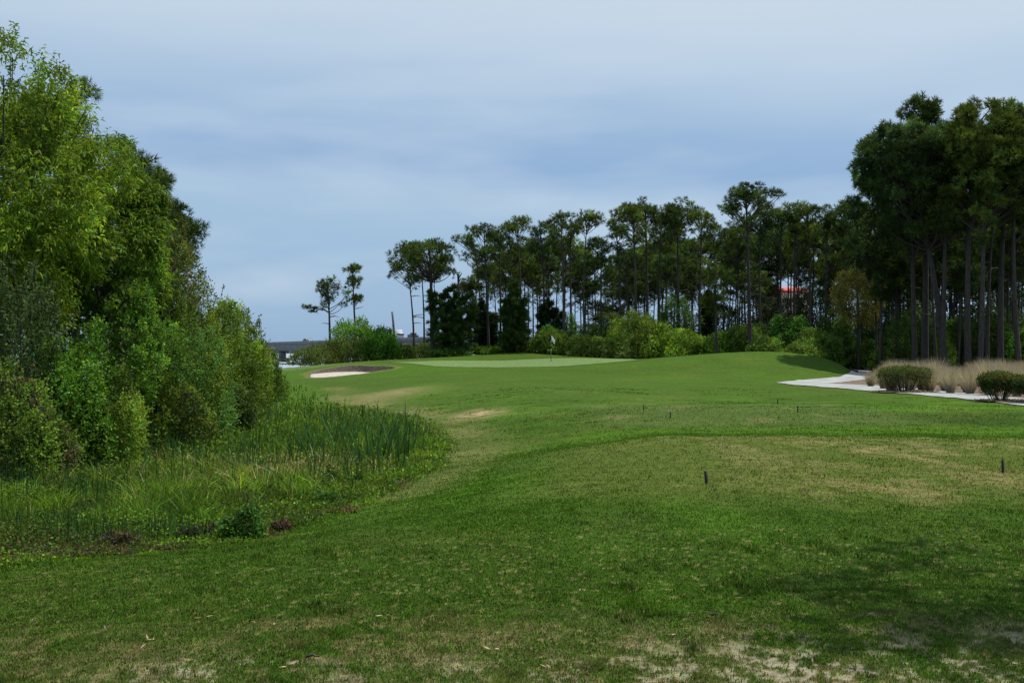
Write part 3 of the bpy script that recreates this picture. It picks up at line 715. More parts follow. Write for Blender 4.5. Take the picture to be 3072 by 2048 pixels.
mshrub(590, 818, 900, 1210, 42, 32000, .085, .05, (.12, .18, .022), 'rounded olive-green tree at the right end of the thicket, above the bridge end', 'small_tree', 'tree', GL, nl=28, sprigs=10)
mshrub(730, 862, 1050, 1215, 52, 15000, .09, .055, (.09, .15, .02), 'low shrub reaching furthest right out of the thicket towards the bunker', 'shrub', 'shrub', GL, nl=20, sprigs=6)
mshrub(550, 800, 1040, 1310, 38, 28000, .08, .045, (.11, .18, .022), 'broad leafy shrub bordering the cattail marsh', 'shrub', 'shrub', GL, nl=24, sprigs=4)
mshrub(-60, 190, 735, 1060, 21, 16000, .085, .035, GY, 'grey-green glossy shrub with upright shoots at the left edge', 'shrub', 'shrub', GL, nl=20, sprigs=26, up=.9, col2=DK, fill=.3)
mshrub(70, 350, 940, 1230, 21.5, 22000, .07, .04, BR, 'bright green leafy shrub below the glossy one', 'shrub', 'shrub', GL, nl=22, sprigs=6)
mshrub(-120, 215, 1090, 1465, 20, 26000, .065, .035, (.11, .18, .026), 'mixed green bush filling the lower left edge above the ferns', 'shrub', 'shrub', GL, nl=26, sprigs=4, col2=(.10, .085, .05))
mshrub(160, 440, 1110, 1440, 22, 26000, .065, .035, YG, 'yellow-green bush in the lower middle of the thicket', 'shrub', 'shrub', GL, nl=26, sprigs=6, col2=DK)
shrub(270, 540, 880, 1250, 26, 26000, .075, .035, MD, 'mid-green bush under the lower willow', 'shrub', 'shrub', GL, nl=24, sprigs=6)
mshrub(430, 700, 960, 1310, 30, 28000, .08, .035, (.085, .17, .035), 'blue-green bush in front of the olive shrubs', 'shrub', 'shrub', GL, nl=26, sprigs=6, col2=OL)
mshrub(390, 640, 1140, 1385, 27, 22000, .075, .04, (.12, .17, .022), 'low olive bush at the foot of the thicket by the marsh grass', 'shrub', 'shrub', GL, nl=22, col2=DK)
mshrub(590, 775, 1150, 1330, 33, 14000, .08, .045, (.07, .11, .02), 'dark leafy clump at the marsh edge below the broad shrub', 'shrub', 'shrub', GL, nl=18, col2=DK)
mshrub(505, 735, 835, 1130, 39, 30000, .08, .045, (.10, .155, .022), 'olive-green tree with a sloping top between the dark pine and the rounded tree', 'small_tree', 'tree', GL, nl=26, sprigs=10)
mshrub(330, 600, 700, 1150, 34, 34000, .08, .045, (.09, .15, .022), 'tall green tree filling the slope of the thicket under the dark pines', 'small_tree', 'tree', GL, nl=26, sprigs=10)
# shaded undergrowth behind, closes the view between stems
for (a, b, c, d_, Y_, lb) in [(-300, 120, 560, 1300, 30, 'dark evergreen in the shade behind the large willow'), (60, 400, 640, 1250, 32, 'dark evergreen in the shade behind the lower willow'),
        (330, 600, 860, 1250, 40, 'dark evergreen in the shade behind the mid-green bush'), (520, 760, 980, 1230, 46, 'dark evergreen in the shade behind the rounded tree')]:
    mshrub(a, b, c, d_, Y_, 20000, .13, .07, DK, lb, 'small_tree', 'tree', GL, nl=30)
# ---- mid bushes beside the bridge
GM = 'bushes at the far edge of the grass'
mshrub(866, 1030, 1034, 1116, 97, 13000, .13, .07, (.09, .12, .03), 'low grey-olive bush at the left end, beside the gap showing the water', 'shrub', 'shrub', GM, nl=18)
mshrub(920, 1140, 1012, 1112, 99, 18000, .13, .07, (.095, .13, .03), 'wide grey-olive bush in front of the bridge', 'shrub', 'shrub', GM, nl=24)
mshrub(996, 1125, 958, 1080, 101, 15000, .16, .10, (.10, .20, .03), 'leafy green tree with ragged top under the slim lone pine', 'small_tree', 'tree', GM, nl=20, sprigs=8, fill=.4, full=True)
mshrub(1090, 1198, 975, 1108, 98, 17000, .15, .09, (.09, .21, .022), 'fresh green rounded bush beside the white vehicle', 'shrub', 'shrub', GM, nl=18)
mshrub(1150, 1260, 1030, 1100, 100, 8000, .14, .08, (.07, .11, .02), 'low dark bush right of the fresh green one', 'shrub', 'shrub', GM, nl=16)
mshrub(1220, 1330, 1020, 1095, 102, 8000, .14, .08, (.065, .10, .02), 'low dark bush under the slender pine trunks', 'shrub', 'shrub', GM, nl=16)
mshrub(1280, 1420, 1052, 1086, 97, 6000, .13, .08, (.10, .19, .025), 'bright low creeper in front of the dark cedar', 'shrub', 'shrub', GM, nl=16)
mshrub(1400, 1520, 1045, 1082, 99, 6000, .13, .08, (.10, .18, .022), 'bright low creeper between the two dark cedars', 'shrub', 'shrub', GM, nl=16)
def cedar(u0, u1, vt, Y, label, col=(.046, .078, .022), n=1700, seed=1):
    global rng
    keep = rng; rng = np.random.default_rng(seed)
    c = (u0+u1)/2; x = (c-CU)/F*Y; z0 = gz(x, Y); H = EYE-(vt-HV)/F*Y-z0; hw = (u1-u0)/2/F*Y
    cr = Soup(); tr = Soup(); tips = [(0, 0, H)]+[(rng.uniform(-.7, .7)*hw, rng.uniform(-.5, .5)*hw, H*rng.uniform(.72, .93)) for _ in range(6)]
    for (tx, ty, tH) in tips:
        tube(tr, [(tx*.3, ty*.3, -.2), (tx*.8, ty*.8, tH*.5), (tx, ty, tH*.95)], [.12, .08, .02], 6, (.5, .5, .5))
        nb = 46; mb = max(6, n//3//nb)
        for q_ in range(nb):
            f = rng.uniform(0, 1)**.85; r = ((1-f)**.7*hw*.55+.12)*rng.uniform(.55, 1.15); a = rng.uniform(0, 6.28)
            s_ = rng.uniform(.25, 1, mb); zz = .1+f*tH+s_*r*rng.uniform(-.1, .45)
            P = np.stack([tx*(.3+.7*f)+math.cos(a)*r*s_, ty*(.3+.7*f)+math.sin(a)*r*s_, zz], 1)+rng.normal(0, .06, (mb, 3))
            d = norm(np.array([[math.cos(a), math.sin(a), .75]])+rng.normal(0, .25, (mb, 3)))
            needles(cr, P, d, 8, .36, .045, vary(col, mb, .25, .1)*math.exp(rng.normal(0, .2)), .45)
    o = empty('cedar_tree', (x, Y, z0), label, 'cedar tree', 'dark cedars at the foot of the pines')
    tr.build('trunk', M['bark'], o, True); cr.build('crown', M['needle'], o); rng = keep; return o
cedar(1262, 1456, 862, 98, 'broad near-black cedar at the left end of the treeline', seed=31, n=2600)
cedar(1480, 1608, 848, 98, 'tall near-black cedar left of the flag', seed=33, n=2200)
cedar(1400, 1500, 905, 101, 'greyer cedar between the two near-black cedars', (.046, .072, .034), seed=35)
cedar(1600, 1700, 905, 102, 'cedar behind the bushes above the flag', (.024, .042, .018), seed=37)
cedar(2090, 2160, 880, 101, 'dark cedar behind the young single pine', (.022, .038, .018), seed=39)
GV = 'vine-covered bushes along the back of the green'
vines = [
 (1590, 1700, 985, 1078, 98, (.062, .085, .018), 'yellowish vine mound directly behind the flag'),
 (1630, 1740, 940, 1030, 103, (.03, .06, .022), 'dark bush above the vine mound behind the flag'),
 (1615, 1700, 960, 1010, 101, (.035, .085, .035), 'small blue-green bush above the flag'),
 (1690, 1830, 1005, 1082, 98, (.062, .080, .020), 'low rounded vine mound right of the flag'),
 (1740, 1860, 950, 1040, 102, (.045, .065, .018), 'olive bush behind the low rounded vine mound'),
 (1825, 2010, 922, 1075, 97, (.080, .105, .020), 'highest yellow-green vine mound right of the flag'),
 (1820, 1930, 1010, 1082, 96, (.075, .088, .03), 'vine tangle with brownish patches at the foot of the highest mound'),
 (1960, 2120, 985, 1078, 96, (.082, .118, .020), 'long bright vine mound left of the young pine'),
 (2080, 2250, 990, 1080, 95, (.075, .115, .024), 'long bright vine mound right of the young pine'),
 (1960, 2100, 870, 1010, 101, (.028, .045, .018), 'dark oak scrub above the long vine mound'),
 (1500, 1620, 1030, 1078, 100, (.05, .07, .018), 'low bush at the foot of the tall near-black cedar'),
 (2170, 2310, 960, 1078, 94, (.045, .068, .018), 'olive scrub below the lookout pine'),
 (2240, 2350, 1010, 1085, 92, (.05, .075, .02), 'low scrub right of the bright vine mounds'),
 (2310, 2420, 935, 1080, 93, (.04, .09, .02), 'fresh green bush below the red roof'),
 (2380, 2520, 985, 1090, 90, (.055, .085, .022), 'green vine bush left of the cart path bend'),
 (2440, 2560, 930, 1080, 93, (.035, .055, .018), 'dark scrub left of the golden oak trunk'),
 (2350, 2470, 1030, 1092, 88, (.06, .085, .02), 'low creeper at the crest of the right mound'),
 (2520, 2640, 1010, 1085, 92, (.04, .07, .02), 'green bush under the golden oak'),
 (2620, 2740, 1020, 1080, 86, (.045, .062, .015), 'low olive bush with yellow flecks behind the straw bed'),
 (2460, 2620, 1062, 1092, 98, (.04, .055, .025), 'low grey-green hedge at the back of the parking lot'),
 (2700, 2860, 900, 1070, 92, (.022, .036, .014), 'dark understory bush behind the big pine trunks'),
 (2830, 2960, 950, 1070, 88, (.04, .09, .018), 'sunlit green bush glowing between the big trunks'),
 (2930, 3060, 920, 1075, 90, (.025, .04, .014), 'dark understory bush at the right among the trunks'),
 (3010, 3120, 970, 1080, 84, (.04, .075, .02), 'green bush at the right edge behind the dry grass'),
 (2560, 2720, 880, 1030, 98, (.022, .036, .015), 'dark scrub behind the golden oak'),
]
for (a, b, c, d_, Y_, cl, lb) in vines:
    A_ = (b-a)*(d_-c)
    mshrub(a-6, b+6, c, d_+12, Y_, int(min(26000, 6000+A_*1.2)), .15, .075, (1.8*cl[0], 2.05*cl[1], 1.3*cl[2]), lb, 'shrub', 'shrub', GV, nl=24, droop=.3, hue=.12, br=.45, lump=(.24, .4))
mshrub(2496, 2650, 800, 985, 90, 26000, .12, .06, GO, 'golden-brown oak at the wood edge left of the big pines', 'oak_tree', 'oak tree', None, nl=34, lump=(.18, .3), hue=.15, fill=.4, sprigs=4, full=True)
for k, (a, b) in enumerate([(1430, 1560), (1540, 1680), (1660, 1800), (1780, 1920), (1900, 2050), (2030, 2180), (2160, 2300), (2280, 2430), (2410, 2560), (2540, 2690), (2670, 2820), (2800, 2950), (2930, 3080), (3060, 3220)]):
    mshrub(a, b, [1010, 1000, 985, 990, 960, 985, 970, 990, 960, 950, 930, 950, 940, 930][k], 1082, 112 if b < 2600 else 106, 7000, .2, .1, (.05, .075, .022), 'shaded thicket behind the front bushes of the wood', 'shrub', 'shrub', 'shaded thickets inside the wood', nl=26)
mshrub(2225, 2450, 874, 1070, 112, 9000, .24, .13, (.035, .05, .02), 'dark oak hiding the walls under the red roof', 'oak_tree', 'oak tree', 'oaks far back in the wood', nl=34)
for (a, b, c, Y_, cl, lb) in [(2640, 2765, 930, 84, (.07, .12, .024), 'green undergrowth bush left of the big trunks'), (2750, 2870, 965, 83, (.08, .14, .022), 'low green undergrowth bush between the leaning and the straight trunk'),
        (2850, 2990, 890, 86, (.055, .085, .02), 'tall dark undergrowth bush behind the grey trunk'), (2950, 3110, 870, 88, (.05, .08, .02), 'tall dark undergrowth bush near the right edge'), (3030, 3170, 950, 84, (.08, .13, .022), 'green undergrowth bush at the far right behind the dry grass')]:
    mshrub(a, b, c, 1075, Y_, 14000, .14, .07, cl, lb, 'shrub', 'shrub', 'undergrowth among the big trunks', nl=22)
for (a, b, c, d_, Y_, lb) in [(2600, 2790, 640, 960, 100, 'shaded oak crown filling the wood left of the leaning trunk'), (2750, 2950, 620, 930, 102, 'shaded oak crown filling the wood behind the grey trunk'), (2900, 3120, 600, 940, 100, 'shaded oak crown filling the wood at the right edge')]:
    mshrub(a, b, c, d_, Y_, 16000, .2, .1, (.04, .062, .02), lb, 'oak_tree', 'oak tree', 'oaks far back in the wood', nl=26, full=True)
# dark far wood closing the lower view on the right
for k, (a, b, c) in enumerate([(2380, 2560, 850), (2550, 2760, 720), (2720, 2940, 690), (2890, 3110, 700), (3060, 3300, 650), (1830, 1960, 930), (2100, 2240, 900), (2230, 2400, 930)]):
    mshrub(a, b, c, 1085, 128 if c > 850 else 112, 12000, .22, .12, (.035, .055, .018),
          ['dark oak far back left of the golden oak', 'dark oak far back behind the golden oak', 'dark oak far back behind the leaning trunk', 'dark oak far back behind the grey trunk', 'dark oak far back at the right edge',
           'dark oak far back behind the highest vine mound', 'dark oak far back behind the young pine', 'dark oak far back below the lookout pine'][k], 'oak_tree', 'oak tree', 'oaks far back in the wood', nl=30)
# ------------------------------------------------------------------ bridge and vehicles
BA = np.array([-150., 604.]); BB = np.array([-12., 312.])      # near-side parapet line, left far end to right near end
bd = (BB-BA)/np.linalg.norm(BB-BA); bn = np.array([bd[1], -bd[0]]);
if bn[1] > 0: bn = -bn                                            # bn points to the camera
def bpt(u):   # point of the bridge line seen at picture column u
    k = (u-CU)/F; t = (k*BA[1]-BA[0])/(bd[0]-k*bd[1]); return BA+bd*t
BZ_ = 6.35
bang = math.atan2(bd[1], bd[0])
bridge = empty('bridge', (BA[0], BA[1], -4), 'grey concrete road bridge crossing the water left of the pines', 'bridge')
Lb = float(np.linalg.norm(BB-BA))
def bpart(name, x0, x1, y0, y1, z0, z1, mat, parent=bridge, root=(BA[0], BA[1], -4)):
    sp = Soup(); c = ((x0+x1)/2, (y0+y1)/2, (z0+z1)/2+4); box(sp, c, (x1-x0, y1-y0, z1-z0))
    for k in range(len(sp.V)):
        V = sp.V[k]; sp.V[k] = np.stack([V[:, 0]*bd[0]+V[:, 1]*bd[1]*-1*(-1 if False else 1), V[:, 0]*bd[1]+V[:, 1]*bd[0], V[:, 2]], 1)
    return sp.build(name, mat, parent)
bpart('parapet', 0, Lb, -.25, .05, BZ_-1.6, BZ_, M['bridge'])
bpart('parapet', 0, Lb, 11.6, 11.9, BZ_-1.6, BZ_, M['bridge'])
bpart('deck', 0, Lb, .06, 11.5, BZ_-1.75, BZ_-.5, M['asphalt'])
bpart('girder', 0, Lb, .35, 1.0, BZ_-4.3, BZ_-1.76, M['bridge'])
bpart('girder', 0, Lb, 10.2, 10.9, BZ_-4.3, BZ_-1.76, M['bridge'])
pc = bpt(832); t0 = float((pc-BA)@bd)
for k in range(-1, 5):
    tt = t0+k*48
    if 0 < tt < Lb-5:
        p = bpart('pier', tt-2.0, tt+1.6, 1.0, 3.8, -1.2, BZ_-4.31, M['bridge'])
        sp = bpart('pier_cap', tt-4.2, tt+3.8, .3, 5.0, -3.2, -1.21, M['bridge'], p)
def vehicle(name, label, u, kind, mat, cat, face=1):
    p = bpt(u)+(-bn)*3.0; o = empty(name, (p[0], p[1], BZ_-.5), label, cat, 'vehicles on the bridge')
    o.rotation_euler = (0, 0, bang)
    body = Soup(); cab = Soup()
    if kind == 'pickup':
        box(body, (0, 0, .95), (5.7, 1.9, .75), bev=.08); box(body, (-1.75, 0, 1.42), (2.0, 1.86, .2)); box(cab, (.35, 0, 1.72), (2.3, 1.75, .78), taper=(.72, .86), bev=.06); wx = 1.8
    elif kind == 'car':
        box(body, (0, 0, .75), (4.5, 1.8, .65), bev=.1); box(cab, (-.1, 0, 1.38), (2.7, 1.6, .62), taper=(.62, .85), bev=.06); wx = 1.4
    else:
        box(body, (-1.0, 0, 2.05), (5.2, 2.3, 2.5), bev=.06); box(cab, (2.6, 0, 1.45), (1.9, 2.1, 1.7), taper=(.7, .92), bev=.08); wx = 2.2
    body.build('body', M[mat], o); cb = cab.build('cabin', M[mat], o)
    gl = Soup(); 
    if kind == 'pickup': box(gl, (.35, 0, 1.76), (1.75, 1.66, .42), taper=(.85, .96))
    elif kind == 'car': box(gl, (-.1, 0, 1.36), (2.3, 1.58, .36), taper=(.8, .93))
    else: box(gl, (2.75, 0, 1.75), (1.6, 2.12, .55), taper=(.85, .97))
    gl.build('side_window', M['glass'], cb)
    for sx in (-1, 1):
        for sy in (-1, 1):
            wsp = Soup(); tube(wsp, [(sx*wx, sy*.72, .36), (sx*wx, sy*.95, .36)], [.36, .36], 14); wsp.build('wheel', M['rubber'], o)
vehicle('car', 'grey car rounded roof seen over the parapet at the left of the bridge', 897, 'car', 'paintgrey', 'car')
vehicle('pickup_truck', 'dark pickup truck driving on the bridge right of the grey pole', 1213, 'pickup', 'paintdark', 'pickup truck')
vehicle('box_truck', 'white truck half hidden behind the fresh green bush on the bridge', 1168, 'truck', 'paintwhite', 'truck')

# far shore, a strip of trees beyond the water
sp = Soup()
n = 9000; x = rng.uniform(-1600, 300, n); hgt = 10+8*fbm(x*.01, x*0, 5)
c = np.stack([x, rng.uniform(3600, 3900, n), -4+rng.uniform(0, 1, n)*hgt], 1)
leaves(sp, c, norm(rng.normal(size=(n, 3))), 9, 6, vary((.05, .10, .14), n, .2, .05))  # distance haze painted into the leaf colour as a blue tint
o = sp.build('far_wood', M['leaf']); tag(o, 'bluish wooded shore far across the water under the bridge', 'wood', kind='stuff')
# strip of land for that wood
tag(mkmesh('terrain', [(-2500, 3550, -3.6), (600, 3550, -3.6), (600, 4200, -3.6), (-2500, 4200, -3.6)], [(0, 1, 2, 3)], M['straw']), kind='structure')

# red-roofed house behind the wood
Y = 165; c = at(2365, 1060, Y); z0 = gz(c[0], Y)
house = empty('house', (c[0], Y, z0), 'building with a red roof glimpsed between the pine trunks', 'house')
zt = EYE+(HV-857)/F*Y-z0; ze = EYE+(HV-877)/F*Y-z0
s = Soup(); box(s, (0, 3.5, (ze-.02)/2), (6.4, 7, ze-.02)); s.build('wall', M['wall'], house)
s = Soup(); V = [(-3.7, -.5, ze), (3.9, -.5, ze), (3.9, 7.5, ze), (-3.7, 7.5, ze), (-2.3, 3.5, zt), (2.6, 3.5, zt)]
s.add(np.array(V), [(0, 4, 3), (1, 2, 5)], [(0, 1, 5, 4), (2, 3, 4, 5), (3, 2, 1, 0)]); s.build('roof', M['roofred'], house)
for i in range(3):
    for j in range(3):
        s = Soup(); box(s, (-2+i*2.0, -.01, ze-1.6-j*2.9), (.9, .08, 1.4)); wdw = s.build('window', M['glass'], house)
        s2 = Soup(); box(s2, (-2+i*2.0, -.03, ze-2.36-j*2.9), (1.1, .14, .1)); s2.build('sill', M['white'], wdw)

# ------------------------------------------------------------------ tee markers
tees = [(2117, 1451, 1411, 'black tee post with a paler right side, front row, left of the worn tee', -2, .012),
        (3007, 1419, 1377, 'black tee post at the right end of the front row, near the picture edge', 0, .012),
        (2012, 1254, 1235, 'second black tee post from the left on the rear tee, nearer than its neighbour', -5, .014),
        (1931, 1232, 1213, 'leftmost black tee post on the rear tee', -2, .014),
        (2393, 1237, 1217, 'rightmost black tee post on the rear tee, nearest the cart path', 2, .017),
        (2334, 1214, 1196, 'farthest black tee post, left of the rightmost one on the rear tee', -4, .015)]
for (u, vb, vt, lb, lean, r) in tees:
    p = hit(u, vb, 8, 60); h = (vb-vt)/F*p[1]
    s = Soup(); L = math.tan(R(-lean))*h
    th = np.arange(12)*math.pi/6
    prof = [(r*.9, -.08), (r, 0), (r*1.0, h*.92), (r*.85, h*.985), (r*.4, h)]
    V = []; 
    for (q_, zz) in prof: V += [(q_*math.cos(a)+L*max(zz, 0)/h*-1, q_*math.sin(a), zz) for a in th]
    Qs = [(i*12+j, i*12+(j+1) % 12, (i+1)*12+(j+1) % 12, (i+1)*12+j) for i in range(4) for j in range(12)]
    s.add(np.array(V), [(48, 48+j, 48+j+1) for j in range(1, 11)], Qs)
    o = s.build('tee_post', M['black'], None, False); o.location = p
    tag(o, lb, 'tee marker', 'black posts marking the tees')
    if vb > 1400:
        s = Soup(); box(s, (r*1.0+.008, .004, h*.46), (.016, .014, h*.88), bev=.002); s.build('side_strip', M['poststrip'], o)  # paler strip along the right side of the front posts

# ------------------------------------------------------------------ flagstick
p = hit(1653, 1088, 60, 95); p[2] = gz(p[0], p[1]); k = p[1]/F
flag = empty('flagstick', tuple(p), 'flagstick with a limp white flag standing in the hole on the green', 'flagstick')
def pole(z0, z1, mat, nm):
    s = Soup(); tube(s, [(0, 0, z0), (0, 0, z1)], [.024, .024], 8); return s.build(nm, M[mat], flag, True)
pole(-.1, 24*k, 'poledark', 'pole_section'); pole(24*k, 42*k, 'polewhite', 'pole_section'); pole(42*k, 58*k, 'poledark', 'pole_section'); pole(58*k, 68*k, 'polewhite', 'pole_section'); pole(68*k, 84*k, 'poledark', 'pole_section')
# limp flag : folded cloth hanging down and right
m, n_ = 9, 12; V = []
for i in range(m):
    for j in range(n_):
        a = i/(m-1); b = j/(n_-1)                  # a along the fly, b down the hoist
        x = .03+a*.30+b*.02; z = 82*k-b*.30-a*.36-.05*a*b
        y = .05*math.sin(a*7+b*2)*(.3+a)
        V.append((x*(.95-.18*b), y, z))
idx2 = np.arange(m*n_).reshape(m, n_)
Qf = np.stack([idx2[:-1, :-1], idx2[1:, :-1], idx2[1:, 1:], idx2[:-1, 1:]], -1).reshape(-1, 4)
fo = mkmesh('flag', V, Qf, M['white'], flag, None, True)
md = fo.modifiers.new('thick', 'SOLIDIFY'); md.thickness = .004
s = Soup(); tube(s, [(0, 0, 0.0), (0, 0, .012)], [.054, .054], 16); s.build('cup_rim', M['white'], flag)

# ------------------------------------------------------------------ clipped shrubs by the path
def vase_shrub(u0, u1, vt, vb, label, seed, Yoff=0):
    global rng
    c = (u0+u1)/2; p = hit(c, vb-3, 25, 80); Y = p[1]; hw = (u1-u0)/2/F*Y; H = (vb-vt)/F*Y
    keep = rng; rng = np.random.default_rng(seed)
    lf = Soup(); st = Soup(); n = 3300
    # crown: flattened dome on many stems
    a = rng.uniform(0, 6.28, n); q = np.sqrt(rng.uniform(0, 1, n)); top = H*(.72+.24*np.sqrt(1-q**2*.85))+.05*H*np.sin(a*5+seed)*q
    lo = H*(.22+.22*(1-q)); f = rng.uniform(0, 1, n)**.55
    z = lo+(top-lo)*f; r = q*hw*(.62+.38*np.sin(np.clip(z/H, 0, 1)*2.4))
    P = np.stack([np.cos(a)*r, np.sin(a)*r, z], 1)+rng.normal(0, .025, (n, 3))
    cc = vary((.032, .056, .014), n, .35, .12); m = (z > .8*top) & (rng.uniform(size=n) < .6); cc[m] = vary((.085, .115, .022), int(m.sum()), .3, .12); m = rng.uniform(size=n) < .10*(z/H); cc[m] = vary((.14, .07, .03), int(m.sum()), .3, .1)
    P = np.repeat(P, 3, 0)+rng.normal(0, .02, (n*3, 3)); cc = np.repeat(cc, 3, 0)
    leaves(lf, P, norm(rng.normal(size=(n*3, 3))+np.array([0, 0, .7])), .06, .028, cc)
    for i in range(34):
        a_ = rng.uniform(0, 6.28); q_ = math.sqrt(rng.uniform(.03, 1)); e = np.array([math.cos(a_)*q_*hw*.85, math.sin(a_)*q_*hw*.85, H*rng.uniform(.6, .8)])
        b = np.array([math.cos(a_)*q_*hw*.3, math.sin(a_)*q_*hw*.3, -.05])
        tube(st, [b, b*.5+e*.5+np.array([0, 0, -.06]), e], [.014, .011, .006], 5, (.5, .5, .5), False)
    fl = Soup(); mflow = 9
    a = rng.uniform(3.3, 6.1, mflow); fp = np.stack([np.cos(a)*hw*.8, np.sin(a)*hw*.7, rng.uniform(.65, .92, mflow)*H], 1)
    fp = np.repeat(fp, 5, 0)
    leaves(fl, fp, norm(rng.normal(size=(mflow*5, 3))+[0, -.6, .3]), .045, .035, vary((.55, .10, .09), mflow*5, .1, .05))
    rng = keep
    o = empty('azalea_shrub', tuple(p), label, 'shrub', 'clipped shrubs beside the cart path')
    lf.build('crown', M['leaf'], o); st.build('stems', M['bark'], o); fl.build('blossoms', M['leaf'], o)
    # litter ring
    m = 40; th = np.linspace(0, 2*math.pi, m, endpoint=False); V = []
    for k_ in range(8):
        rr = (k_/7)
        for t_ in th:
            w_ = 1+.12*math.sin(3*t_+seed)+.08*math.sin(7*t_)
            xx = p[0]+math.cos(t_)*rr*hw*1.12*w_; yy = p[1]-.15+math.sin(t_)*rr*hw*1.0*w_; V.append((xx, yy, gz(xx, yy)+.045+.02*(1-rr)))
    Qm = [(i*m+j, i*m+(j+1) % m, (i+1)*m+(j+1) % m, (i+1)*m+j) for i in range(7) for j in range(m)]
    tag(mkmesh('mulch_ring', V, Qm, M['mulch'], None, None, True), kind='structure')
    ch = Soup(); n3 = 900; t_ = rng.uniform(0, 6.28, n3); r_ = np.sqrt(rng.uniform(0, 1, n3))*hw*1.2
    xx = p[0]+np.cos(t_)*r_; yy = p[1]-.15+np.sin(t_)*r_
    leaves(ch, np.stack([xx, yy, tz(xx, yy)+.06], 1), norm(rng.normal(size=(n3, 3))*[1, 1, .3]), .07, .025, vary((.2, .16, .13), n3, .35, .05))
    tag(ch.build('leaf_litter', M['dry']), 'scattered bark and dead leaves under a clipped shrub', 'litter', kind='stuff')
vase_shrub(2634, 2792, 1098, 1180, 'dense dome-shaped shrub with a few red blossoms left of its twin, between path and lawn', 3)
vase_shrub(2936, 3056, 1116, 1208, 'open-stemmed shrub with a rounded top at the right, trunks showing below', 5)
vase_shrub(3046, 3150, 1124, 1212, 'sliver of a shrub cut off by the right edge of the picture', 8)

# ------------------------------------------------------------------ dry ornamental grass
def tuft_mesh(nb, h, spread, col, seed, w=.006, curve=.5, plume=True):
    g_ = np.random.default_rng(seed); sp = Soup(); a = g_.uniform(0, 6.28, nb); b = g_.uniform(0, .16, nb)
    ln = h*g_.uniform(.55, 1.1, nb); lean = spread*g_.uniform(.1, 1, nb)
    m = 5; t = np.linspace(0, 1, m)[None]
    r = b[:, None]+lean[:, None]*t**(1+curve)*h*.6; z = ln[:, None]*(t-.16*t**2*lean[:, None])
    ca, sa = np.cos(a)[:, None], np.sin(a)[:, None]
    ctr = np.stack([ca*r, sa*r, z], -1); aa = a+g_.normal(0, 1, nb)
    side = np.stack([-np.sin(aa), np.cos(aa), aa*0], -1)[:, None]*w*(1-t*.85)[..., None]
    V = np.stack([ctr-side, ctr+side], 2).reshape(-1, 3)
    i = (np.arange(nb)[:, None]*m+np.arange(m-1)[None])*2
    Q = np.stack([i, i+1, i+3, i+2], -1).reshape(-1, 4)
    k = np.exp(g_.normal(0, .28, nb)); c = np.array(col)[None]*k[:, None]*np.stack([1+g_.normal(0, .06, nb), np.ones(nb), 1+g_.normal(0, .1, nb)], 1)
    sp.add(V, None, Q, np.repeat(np.clip(c, .01, .8), m*2, 0)); return sp
GG = 'dry ornamental grass filling the bed beside the path'
og = []
for k, (cl, hh) in enumerate([((.29, .24, .18), 1.1), ((.34, .29, .225), 1.22), ((.24, .195, .14), .95), ((.36, .31, .25), 1.3)]):
    sp = tuft_mesh(650, hh, .95, cl, 60+k, .007, .3)
    sb = tuft_mesh(160, .5, .9, (.10, .13, .05), 80+k, .008, .5)
    o = empty('ornamental_grass', (0, 0, 0), 'tall dry tan grass clump in the bed between the path and the pines', 'grass clump', GG)
    sp.build('dry_stalks', M['dry'], o); sb.build('green_base', M['blade'], o); og.append(o)
used = [False]*4; rg = random.Random(5); cnt = 0
bedrows = [(-1, 1172, 2660, 3250), (0, 1166, 2640, 3260), (1, 1158, 2655, 3260), (2, 1150, 2655, 3240), (3, 1142, 2660, 3230), (4, 1134, 2670, 3220), (5, 1127, 2690, 3210), (6, 1121, 2710, 3200), (7, 1115, 2720, 3200)]
for (ri, v, ua, ub) in bedrows:
    u = ua+rg.uniform(0, 20)
    while u < ub:
        vv = v+max(0, (u-2700))*.048*(1.0 if ri < 2 else .8)
        p = hit(u, vv+rg.uniform(-2, 2), 30, 100)
        k = rg.randrange(4); sc = rg.uniform(.8, 1.12); rz = rg.uniform(0, 6.28)
        if not used[k]: o = og[k]; o.location = p; o.rotation_euler = (0, 0, rz); o.scale = (sc,)*3; used[k] = True
        else: copy_tree(og[k], p, rz, sc)
        cnt += 1; u += rg.uniform(.75, 1.05)/p[1]*F*(1.0 if ri < 4 else 1.25)
p = hit(2612, 1160, 30, 80); copy_tree(og[0], p, 1.0, .72, 'small dry grass clump standing apart left of the dome-shaped shrub')
p = hit(2640, 1150, 30, 80); copy_tree(og[2], p, 2.0, .8, 'dry grass clump just behind the dome-shaped shrub at its left')

